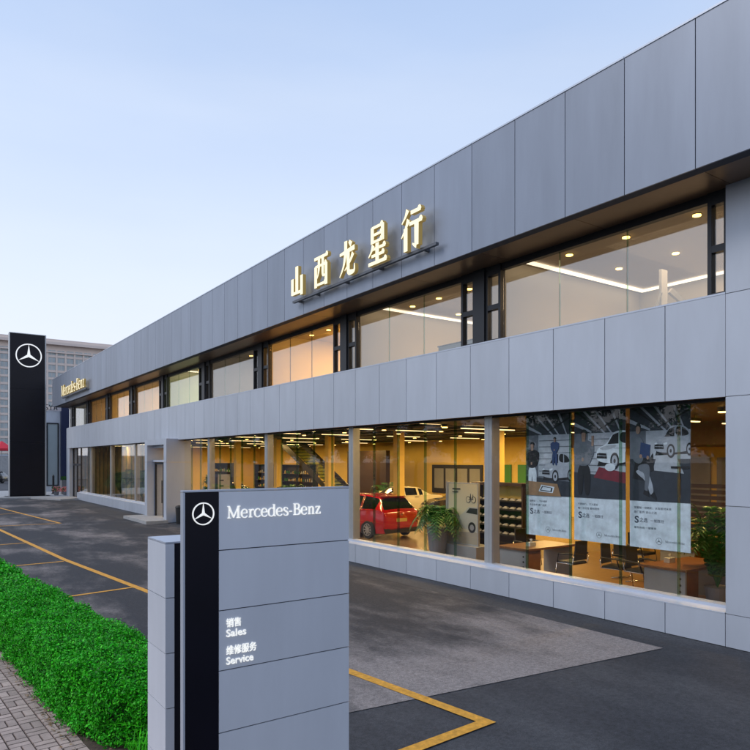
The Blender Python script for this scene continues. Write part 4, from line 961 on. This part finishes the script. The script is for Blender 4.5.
# Chinese advertising lines are too small to read in the place; they are built as rows of small printed marks
def marks_row(mb, x0, y, n, w, h, r_, mi=10, gap=.3):
    for i in range(n):
        x = x0+i*w*(1+gap); k_ = r_.random()
        if k_ < .08: continue
        b_ = [(x, y), (x+w, y), (x+w, y+h*.14), (x, y+h*.14)]
        mb.append((mi, b_)); mb.append((mi, [(x+w*.08, y+h*.8), (x+w*.92, y+h*.8), (x+w*.92, y+h*.92), (x+w*.08, y+h*.92)]))
        xx = x+w*r_.choice((.25, .45, .6)); mb.append((mi, [(xx, y), (xx+w*.16, y), (xx+w*.16, y+h), (xx, y+h)]))
        mb.append((mi, [(x, y+h*.42), (x+w, y+h*.42), (x+w, y+h*.54), (x, y+h*.54)]))
        if k_ > .5: mb.append((mi, [(x+w*.85, y), (x+w, y), (x+w, y+h*.6), (x+w*.85, y+h*.6)]))
labels = ['hanging poster of two men beside a silver car, first from the steel column', 'hanging poster of a standing man in a grey jumper, between two others', 'hanging poster of a seated man with a laptop, nearest the corner wall']
for i, yl in enumerate((9.84, 8.59, 7.34)):
    XPp = 10.90
    t = empty('hanging_poster', (XPp, yl-W_/2, H0), 0, labels[i], 'poster', 'posters hanging behind the glass'); O = (XPp, yl-W_/2, H0)
    mb = MB(); mb.box(XPp, XPp+.004, yl-W_, yl, H0, HW); mb.build('sheet', PM[5], t, O)
    fn = lambda u, v, q, yl=yl: (XPp-q, yl-u*W_, H0+v*(HW-H0))
    fn2 = lambda u, v, q, yl=yl: (XPp-q, yl-u*W_, H0+.845+(v-.30)/.70*(HW-H0-.845))
    art = MB()
    for k, (mi, pts) in enumerate(arts[i]):
        if k >= BG[i] and mi not in (6, 7) and len(pts) > 4: pts = chaikin(pts)
        pts = [(min(1, max(0, a)), min(1, max(.30, b))) for a, b in pts]
        art.prism(pts, fn2, .0001, .0006+.0004*k, mi)
    art.build('picture', PM, t, O)
    lines = [('始终如一，守护相伴', '专业技师 原厂品质'), ('不断前行，只为更好', '每一次出发 都有陪伴'), ('掌握每一刻精彩，从容面对未来', '原厂配件 安心之选')][i]
    def ln(txt, u, z, w, h, b=.004):
        text_obj('print', txt, w, h, PM[10], t, (-.001, W_/2-u, z), facing='-X', bold=b, ext=.0006)
    ln(lines[0], .09, .70, .052*len(lines[0]), .046); ln(lines[1], .09, .62, .050*len(lines[1]), .046)
    ln('S', .10, .44, .085, .13, .03); ln('之选', .20, .46, .16, .085, .012); ln('一如既往', .42, .47, .26, .06, .008)
    if i == 2: ln('服务热线 一键尊享', .09, .34, .44, .042)
    pr = MB()
    serif_word(pr, 'Mercedes-Benz', lambda a, b, q: (XPp-q, yl-W_*.60-a, H0+.13+b), .36, .0001, .0008)
    star_to(pr, lambda a, b, q: (XPp-q, yl-W_*.50-a, H0+.145+b), .06, .0001, .001)
    pr.build('print', PM[10], t, O)
    mb = MB(); mb.tube([(XPp+.002, yl, HW+.01), (XPp+.002, yl-W_, HW+.01)], .012, 8); mb.build('hanging_rod', M['steel_column'], t, O)

# ------------------------------------------------------------------ LAMPS
lights = []
def area(loc, sx, sy, power, col, name='lamp_light'):
    l = bpy.data.lights.new(name, 'AREA'); l.shape = 'RECTANGLE'; l.size = sx; l.size_y = sy; l.energy = power; l.color = col
    o = bpy.data.objects.new(name, l); C.objects.link(o); o.location = loc; return o
def strip_proto():
    t = empty('strip_light', (0, 0, 0)); mb = MB(); mb.box(-.95, .95, -.06, .06, 0, .06); mb.build('housing', M['lampbody'], t)
    mb = MB(); mb.box(-.93, .93, -.045, .045, -.02, -.001); mb.build('diffuser', M['tube'], t)
    for x in (-.8, .8): mb = MB(); mb.tube([(x, 0, .06), (x, 0, .13)], .006, 6); mb.build('hanger', M['lampbody'], t)
    return t
sp = strip_proto(); first = True
for y in (7.5, 12.4, 15.4, 19.4, 24.2, 29.0, 34.5, 40, 46, 52):
    for x in (12.3, 15.2, 18.6, 22.4):
        if x in (18.6,) and y < 13.4: continue
        c = sp if first else copy_tree(sp); first = False
        c.location = (x+.3*(int(y) % 3), y, 3.98 if y > 13.4 else 3.68); tag(c, 'warm linear ceiling light under the dark showroom ceiling', 'ceiling light', 'linear ceiling lights')
        if x in (12.3, 18.6, 22.4): area((c.location.x, y, c.location.z-.03), 1.8, .2, 190 if x > 12.3 else 90, (1, .62, .22))
def down_proto():
    t = empty('downlight', (0, 0, 0)); mb = MB(); mb.tube([(0, 0, 0), (0, 0, .08)], .085, 16); mb.build('housing', M['lampbody'], t)
    mb = MB(); mb.tube([(0, 0, -.02), (0, 0, -.001)], .075, 16); mb.build('bulb', M['lamp'], t); return t
dp = down_proto(); first = True
def down(x, y, z, label, group):
    global first
    c = dp if first else copy_tree(dp); first = False
    c.location = (x, y, z); tag(c, label, 'downlight', group)
for y in (5.9, 8.9, 12.9, 15.6, 18.8, 21.4, 24.6, 27.9, 31, 35, 39, 43, 47, 51):
    for x in (11.5, 13.8, 16.2, 19.8, 24.0):
        if y < 13.4 and x > 12.6: continue
        down(x+.25*((int(y)*7) % 3), y+.3*(int(x) % 2), 3.95 if y > 13.2 else 3.74, 'small glowing spotlight under the dark showroom ceiling', 'spotlights in the showroom')
for x, y in ((13.9, 6.6), (14.9, 9.6), (14.6, 12.2), (12.9, 10.2)): down(x, y, 3.74, 'small glowing spotlight in the low brown ceiling', 'spotlights in the low ceiling')
# upper rooms
bays = [(1.2, 10.72)]+[(units[i], units[i+1]) for i in range(8)]
cols = [((1, .68, .40), 105), ((1, .68, .40), 85), ((1, .48, .09), 300), ((1, .84, .70), 50), ((.90, 1, .45), 150), ((1, .55, .15), 230), ((1, .50, .08), 260), ((1, .50, .12), 170), ((.98, 1, .9), 45)]
for i, ((a, b), (col, pw)) in enumerate(zip(bays, cols)):
    a2 = a if i else 4.0
    area(((XG2+16.3)/2+.4, (a2+b)/2, 7.36), 3.6, 2.6, pw, col)
    for x in (11.9, 13.7):
        for f in (.18, .39, .61, .82): down(x+.2*(i % 2), a2+(b-a2)*f, 7.385, 'round glowing downlight in an upper floor room ceiling', 'downlights on the upper floor')
    if i in (0, 1, 4):
        t = empty('cove_light', (11, b-.3, 7.3), 0, ['long white light line in the ceiling of the upper room nearest the corner wall', 'long white light line in the upper room right of the golden characters', '', '', 'long pale light line in the green tinted upper room'][i], 'light'); O = (11, b-.3, 7.3)
        mb = MB(); mb.box(XG2+.3, 15.9, b-.42, b-.30, 7.34, 7.38); mb.box(15.9, 16.02, a2+.4, b-.30, 7.34, 7.38); mb.build('diffuser', M['lampw'], t, O)
        if i == 1:
            mb = MB(); mb.box(11.0, 11.08, a2+.9, b-1.2, 7.34, 7.38); mb.build('diffuser', M['lampw'], t, O)
# white folded frames standing in the near upper room
t = empty('display_easel', (13.2, 8.1, 5.2), 0, 'white folding easel standing in the upper room nearest the corner wall', 'easel'); O = (13.2, 8.1, 5.2)
mb = MB(); mb.box(13.0, 13.22, 8.0, 8.06, 5.2, 6.9); mb.build('post', M['white'], t, O)
mb = MB(); mb.prism([(0, .0), (.9, -.45), (1.0, -.35), (.12, .16)], lambda u, v, q: (13.3+u, 8.0+q, 6.45+v*.7), 0, .06); mb.prism([(0, -.2), (-.3, -.7), (-.26, -.72), (.04, -.2)], lambda u, v, q: (13.0+u, 8.0+q, 6.6+v), 0, .04); mb.build('board', M['greylam'], t, O)
t = empty('cabinet', (11.4, 12.4, 5.2), 0, 'low dark cabinet in the upper room right of the golden characters', 'cabinet'); O = (11.4, 12.4, 5.2)
mb = MB(); mb.box(11.2, 11.8, 11.6, 13.1, 5.2, 5.78); mb.build('body', M['greylam'], t, O); mb = MB(); mb.box(11.18, 11.82, 11.58, 13.12, 5.781, 5.81); mb.build('top', M['blackplastic'], t, O)

# ------------------------------------------------------------------ SMALL THINGS OUTSIDE
t = empty('litter_bin', (10.12, 29.9, 0), 0, 'small black bin standing against the grey portal fin', 'bin'); O = (10.12, 29.9, 0)
mb = MB(); mb.tube([(10.12, 29.9, 0), (10.12, 29.9, .7), (10.12, 29.9, .74)], [.15, .18, .19], 16); mb.build('body', M['blackplastic'], t, O)
mb = MB(); mb.tube([(10.12, 29.9, .741), (10.12, 29.9, .80), (10.12, 29.9, .83)], [.195, .17, .05], 16); mb.build('lid', M['blackplastic'], t, O)
sheet('paved_apron', [(9.0, 52.3), (XG-.1, 52.9), (XG-.1, 57), (13.5, 62), (13.5, 70), (-5, 70), (-5, 60.5), (6.6, 56.6), (7.6, 56.2)], .10, M['concrete'])
mb = MB(); mb.box(9.0, 10.2, 52.25, 52.35, -.01, .098); mb.prism([(9.0, 52.3), (9.05, 52.3), (7.65, 56.25), (7.6, 56.2)], lambda u, v, q: (u, v, q), -.01, .098); mb.prism([(-5, 60.5), (7.6, 56.2), (7.6, 56.3), (-5, 60.6)], lambda u, v, q: (u, v, q), -.01, .098)
tag(mb.build('kerb', M['concrete']), kind='structure')
def flower_pot(x, y, label, seed):
    r = random.Random(seed); t = empty('flower_pot', (x, y, .1), 0, label, 'plant', None); O = (x, y, .1)
    mb = MB(); mb.tube([(x, y, .1), (x, y, .38)], [.16, .22], 12); mb.build('pot', M['pot'], t, O)
    mb = MB()
    for _ in range(160):
        a = r.uniform(0, 6.28); q = r.uniform(0, .34); z = .40+r.uniform(0, .38); s = r.uniform(.03, .06); c = (x+q*cos(a), y+q*sin(a), z); b_ = r.uniform(0, 6.28)
        mb.quad(*[(c[0]+s*cos(b_+k*pi/2), c[1]+s*.4*sin(b_+k*pi/2), c[2]+s*sin(b_+k*pi/2)) for k in range(4)], r.choice((0, 0, 1)))
    mb.build('flowers', [M['pink'], M['palm']], t, O)
flower_pot(9.75, 58.4, 'pot of pink flowers beside the tall black pylon', 1)
flower_pot(10.35, 58.0, 'pot of pink flowers beside the grey end jamb of the showroom', 2)
t = empty('bollard', (9.95, 61.0, .1), 0, 'dark bollard standing behind the pink flower pots', 'bollard')
mb = MB(); mb.tube([(0, 0, 0), (0, 0, 1.5), (0, 0, 1.6)], [.09, .09, .03], 12); mb.build('post', M['blackframe'], t); mb = MB(); mb.tube([(0, 0, 0), (0, 0, .06)], .16, 12); mb.build('base', M['blackframe'], t)
t = empty('planter_box', (10.75, 60.2, .1), 0, 'grey square planter at the far corner of the showroom', 'planter'); O = (10.75, 60.2, .1)
mb = MB(); mb.box(10.4, 11.2, 59.9, 60.5, .1, 1.25); mb.build('box', M['pot'], t, O)
mb = MB(); r = random.Random(3)
for _ in range(90):
    c = (r.uniform(10.45, 11.15), r.uniform(59.95, 60.45), r.uniform(1.25, 1.55)); s = .07; a = r.uniform(0, 3)
    mb.quad(*[(c[0]+s*cos(a+k*pi/2), c[1], c[2]+s*sin(a+k*pi/2)) for k in range(4)])
mb.build('leaves', M['palm'], t, O)
# neighbouring navy and grey frontage
t = empty('neighbouring_building', (13, 66, 0), 0, 'grey and navy shop frontage just beyond the far end of the showroom', 'building'); O = (13, 66, 0)
mb = MB(); mb.box(9.9, 11.35, 66, 72, 0, 7.4); mb.build('wall', M['signgrey'], t, O)
mb = MB(); mb.box(11.36, 20, 65.6, 72, 0, 7.9); mb.build('navy_wall', M['navy'], t, O)
mb = MB(); mb.box(10.2, 10.3, 65.9, 65.99, .6, 6.3); mb.box(11.1, 11.2, 65.9, 65.99, .6, 6.3); mb.box(10.3, 11.1, 65.9, 65.99, 6.2, 6.3); mb.box(10.3, 11.1, 65.9, 65.99, .6, .7); w = mb.build('window', M['blackframe'], t, O)
mb = MB(); mb.box(10.3, 11.1, 65.95, 65.98, .7, 6.2); mb.build('pane', M['farglass'], w, O)
mb = MB()
strokes_to(mb, [[(a*1.0, b, w_) for a, b, w_ in st_] for st_ in ([(10, 4, 9), (40, 10, 9), (38, 40, 9), (14, 50, 9), (20, 84, 9), (48, 88, 9)], [(60, 90, 9), (78, 50, 9), (96, 90, 9)], [(78, 50, 9), (76, 4, 9)], [(112, 4, 9), (128, 90, 9), (146, 4, 9)], [(118, 34, 7), (140, 34, 7)])], lambda a, b, q: (9.95+a*.0075, 65.9-q, 7.42+b*.0055), 0, .12)
mb.build('roof_letters', M['blackframe'], t, O)
# red parasol, stall and van at the far left
t = empty('parasol', (10.1, 100, 0), 0, 'red parasol open beside the tall black pylon', 'parasol'); O = (10.1, 100, 0)
mb = MB(); n = 10
for k in range(n):
    a0, a1 = 2*pi*k/n, 2*pi*(k+1)/n
    mb.v += [(10.1, 100, 5.5), (10.1+1.45*cos(a0), 100+1.45*sin(a0), 4.5), (10.1+1.45*cos(a1), 100+1.45*sin(a1), 4.5)]; m0 = len(mb.v); mb.f.append((m0-3, m0-2, m0-1)); mb.m.append(0)
    mb.quad((10.1+1.45*cos(a0), 100+1.45*sin(a0), 4.5), (10.1+1.45*cos(a1), 100+1.45*sin(a1), 4.5), (10.1+1.45*cos(a1), 100+1.45*sin(a1), 4.2), (10.1+1.45*cos(a0), 100+1.45*sin(a0), 4.2))
mb.build('canopy', M['red'], t, O); mb = MB(); mb.tube([(10.1, 100, 0), (10.1, 100, 5.5)], .03, 8); mb.build('pole', M['steel_column'], t, O)
make_car('parked_car', 'dark car standing under the red parasol in the street', M['blackpaint'], kind='hatch', loc=(9.5, 97, 0), rz=radians(60))
t = empty('site_wall', (6, 112, 0), 0, 'long low grey boundary wall beyond the red parasol', 'wall'); O = (6, 112, 0)
mb = MB(); mb.box(-30, 14, 112, 112.3, 0, 3.6); mb.build('wall', M['concrete'], t, O)
mb = MB(); mb.box(-30, 14, 111.95, 112.35, 3.6, 3.72); mb.build('coping', M['sill'], t, O)

# far beige tower block
t = empty('office_block', (50, 300, 0), 0, 'wide beige multi storey block with a grid of windows behind the showroom', 'building'); O = (50, 300, 0)
x0b, x1b, Yb, top = -12, 98, 300, 50.5
mb = MB(); mb.box(x0b, x1b, Yb, Yb+22, 0, top)
bay = 3.45; fl = 3.05; nb = int((x1b-x0b)/bay)
for k in range(nb+1): mb.box(x0b+k*bay-.35, x0b+k*bay+.35, Yb-.5, Yb, 3, top-3.2)
for j in range(15): mb.box(x0b, x1b, Yb-.3, Yb-.01, 3.2+j*fl-.45, 3.2+j*fl+.45)
mb.build('wall', M['beige'], t, O)
mb = MB(); mb.box(x0b-1.5, x1b+1.5, Yb-2.2, Yb+24, top, top+1.1); mb.box(x0b-.8, x1b+.8, Yb-1.3, Yb+23, top+1.1, top+2.3); mb.box(x0b-.6, x1b+.6, Yb-.9, Yb, top-3.2, top-2.6)
mb.build('cornice', M['beige'], t, O)
cnt = 0
wins = []
for j in range(14, -1, -1):
    for k in range(nb):
        zc0 = 3.2+j*fl+.5; wins.append((x0b+k*bay+.4, x0b+(k+1)*bay-.4, zc0, zc0+fl-1.05))
vis = [w for w in wins if (w[0] > 28 and w[0] < 34) or (w[0] > 43 and w[0] < 74 and w[2] > 26)]
vis = vis[:100]; rest = [w for w in wins if w not in vis]
for w in vis:
    mb = MB(); mb.box(w[0], w[1], Yb-.12, Yb-.02, w[2], w[3], 0); xm = (w[0]+w[1])/2; mb.box(xm-.06, xm+.06, Yb-.2, Yb-.121, w[2], w[3], 1)
    mb.build('window', [M['farglass'], M['beige']], t, O)
mb = MB()
for w in rest:
    mb.box(w[0], w[1], Yb-.12, Yb-.02, w[2], w[3], 0); xm = (w[0]+w[1])/2; mb.box(xm-.06, xm+.06, Yb-.2, Yb-.121, w[2], w[3], 1)
o = mb.build('windows', [M['farglass'], M['beige']], t, O); o['kind'] = 'stuff'

# street trees across the road (seen mirrored in the showroom glass)
def tree_proto():
    t = empty('street_tree', (0, 0, 0)); mb = MB()
    mb.tube([(0, 0, 0), (.05, 0, 1.5), (.0, .05, 3)], [.2, .16, .13], 10)
    r = random.Random(4)
    for k in range(9):
        a = k*2.4; l = r.uniform(1.2, 2.2); z = r.uniform(2.3, 3)
        mb.tube([(0, 0, z), (cos(a)*l*.5, sin(a)*l*.5, z+1.0), (cos(a)*l, sin(a)*l, z+2.2)], [.08, .05, .02], 6)
    mb.build('trunk', M['bark'], t, smooth=True)
    pts = []; cl = []
    for k in range(26):
        a = r.uniform(0, 6.28); q = r.uniform(.2, 2.2); cl.append((q*cos(a), q*sin(a), r.uniform(3.0, 6.8), r.uniform(.6, 1.1)))
    for c in cl:
        n = 330; v = rng.normal(0, 1, (n, 3)); v /= np.linalg.norm(v, axis=1)[:, None]; v *= (c[3]*rng.random(n)**.4)[:, None]
        pts.append(v+np.array(c[:3]))
    pts = np.vstack(pts); leafcloud(pts, rng.normal(0, 1, pts.shape), .11, .3, 'crown', [M['treeleaf'], M['leaf']], t)
    return t
tp = tree_proto()
for i in range(17):
    c = tp if i == 0 else copy_tree(tp); s = random.uniform(.9, 1.2)
    c.location = (-17.0+random.uniform(-.5, .5), 14+i*5.6, 0); c.rotation_euler.z = i*1.3; c.scale = (s, s, s)
    tag(c, 'leafy street tree across the road, mirrored in the showroom glass', 'tree', 'street trees across the road')

# ------------------------------------------------------------------ WORLD, SUN, CAMERA
SUN_AZ_DIR = (-.85, .35)        # horizontal direction towards the light
elev = radians(44)
w = bpy.data.worlds.new('World'); sc.world = w; w.use_nodes = True
N = w.node_tree.nodes; L = w.node_tree.links; bg = N['Background']
sky = N.new('ShaderNodeTexSky'); sky.sky_type = 'NISHITA'; sky.sun_disc = False
sky.sun_elevation = elev; sky.sun_rotation = math.atan2(SUN_AZ_DIR[0], SUN_AZ_DIR[1])
sky.air_density = 1.0; sky.dust_density = 2.0; sky.ozone_density = 1.5; sky.altitude = 100
tc = N.new('ShaderNodeTexCoord')
# thin high haze veil mixed into the sky, thicker towards the horizon
sx = N.new('ShaderNodeSeparateXYZ'); L.new(tc.outputs['Generated'], sx.inputs[0])
mr = N.new('ShaderNodeMapRange'); mr.inputs[1].default_value = 0; mr.inputs[2].default_value = .62; mr.inputs[3].default_value = .95; mr.inputs[4].default_value = .78
L.new(sx.outputs['Z'], mr.inputs[0])
nz = N.new('ShaderNodeTexNoise'); nz.inputs['Scale'].default_value = 1.6; nz.inputs['Detail'].default_value = 5
mpz = N.new('ShaderNodeMapping'); mpz.inputs['Scale'].default_value = (1, 1, 3); L.new(tc.outputs['Generated'], mpz.inputs[0]); L.new(mpz.outputs[0], nz.inputs['Vector'])
ad = N.new('ShaderNodeMath'); ad.operation = 'MULTIPLY_ADD'; ad.inputs[1].default_value = .22; L.new(nz.outputs['Fac'], ad.inputs[0])
sb = N.new('ShaderNodeMath'); sb.operation = 'SUBTRACT'; sb.inputs[1].default_value = .11; L.new(mr.outputs[0], sb.inputs[0]); L.new(sb.outputs[0], ad.inputs[2]); ad.use_clamp = True
mx = N.new('ShaderNodeMixRGB')
rp = N.new('ShaderNodeValToRGB'); L.new(sx.outputs['Z'], rp.inputs[0])
rp.color_ramp.elements[0].position = 0.0; rp.color_ramp.elements[0].color = (.79, .80, .88, 1)
rp.color_ramp.elements[1].position = .62; rp.color_ramp.elements[1].color = (.44, .585, .86, 1)
e_ = rp.color_ramp.elements.new(.25); e_.color = (.69, .77, .92, 1)
vm = N.new('ShaderNodeVectorMath'); vm.operation = 'SCALE'; vm.inputs['Scale'].default_value = 8.0
nz2 = N.new('ShaderNodeTexNoise'); nz2.inputs['Scale'].default_value = 1.3; nz2.inputs['Detail'].default_value = 6; nz2.inputs['Roughness'].default_value = .5
mp2 = N.new('ShaderNodeMapping'); mp2.inputs['Scale'].default_value = (1, 1, 4.5); mp2.inputs['Rotation'].default_value = (.25, .3, 0); L.new(tc.outputs['Generated'], mp2.inputs[0]); L.new(mp2.outputs[0], nz2.inputs['Vector'])
cr2 = N.new('ShaderNodeMapRange'); cr2.inputs[1].default_value = .45; cr2.inputs[2].default_value = .75; cr2.inputs[4].default_value = .28; L.new(nz2.outputs['Fac'], cr2.inputs[0])
cl = N.new('ShaderNodeMixRGB'); cl.inputs[2].default_value = (.80, .85, .93, 1); L.new(cr2.outputs[0], cl.inputs[0]); L.new(rp.outputs[0], cl.inputs[1])
L.new(cl.outputs[0], vm.inputs[0]); L.new(vm.outputs[0], mx.inputs[2])
L.new(ad.outputs[0], mx.inputs[0]); L.new(sky.outputs[0], mx.inputs[1]); L.new(mx.outputs[0], bg.inputs['Color'])
bg.inputs['Strength'].default_value = .14
sl = bpy.data.lights.new('sun', 'SUN'); sl.energy = 1.0; sl.angle = radians(20); sl.color = (1, .95, .9)
so = bpy.data.objects.new('sun', sl); C.objects.link(so)
from mathutils import Vector
d = Vector((SUN_AZ_DIR[0]*cos(elev)/math.hypot(*SUN_AZ_DIR), SUN_AZ_DIR[1]*cos(elev)/math.hypot(*SUN_AZ_DIR), sin(elev)))
so.rotation_euler = d.to_track_quat('Z', 'Y').to_euler()
cam = bpy.data.cameras.new('camera'); co = bpy.data.objects.new('camera', cam); C.objects.link(co)
co.location = (0, 0, 2.85); co.rotation_euler = (radians(90), 0, -math.atan2(.5747, .8184))
cam.sensor_width = 36; cam.lens = 665/750*36; cam.shift_y = 86/750; cam.clip_end = 3000; cam.clip_start = .05
sc.camera = co
sc.view_settings.view_transform = 'Standard'; sc.view_settings.look = 'None'; sc.view_settings.exposure = .12; sc.view_settings.gamma = 1
sc.cycles.use_denoising = True; sc.cycles.max_bounces = 8; sc.cycles.transparent_max_bounces = 24; sc.cycles.diffuse_bounces = 3; sc.cycles.glossy_bounces = 3
sc.cycles.caustics_reflective = False; sc.cycles.caustics_refractive = False; sc.cycles.sample_clamp_indirect = 6
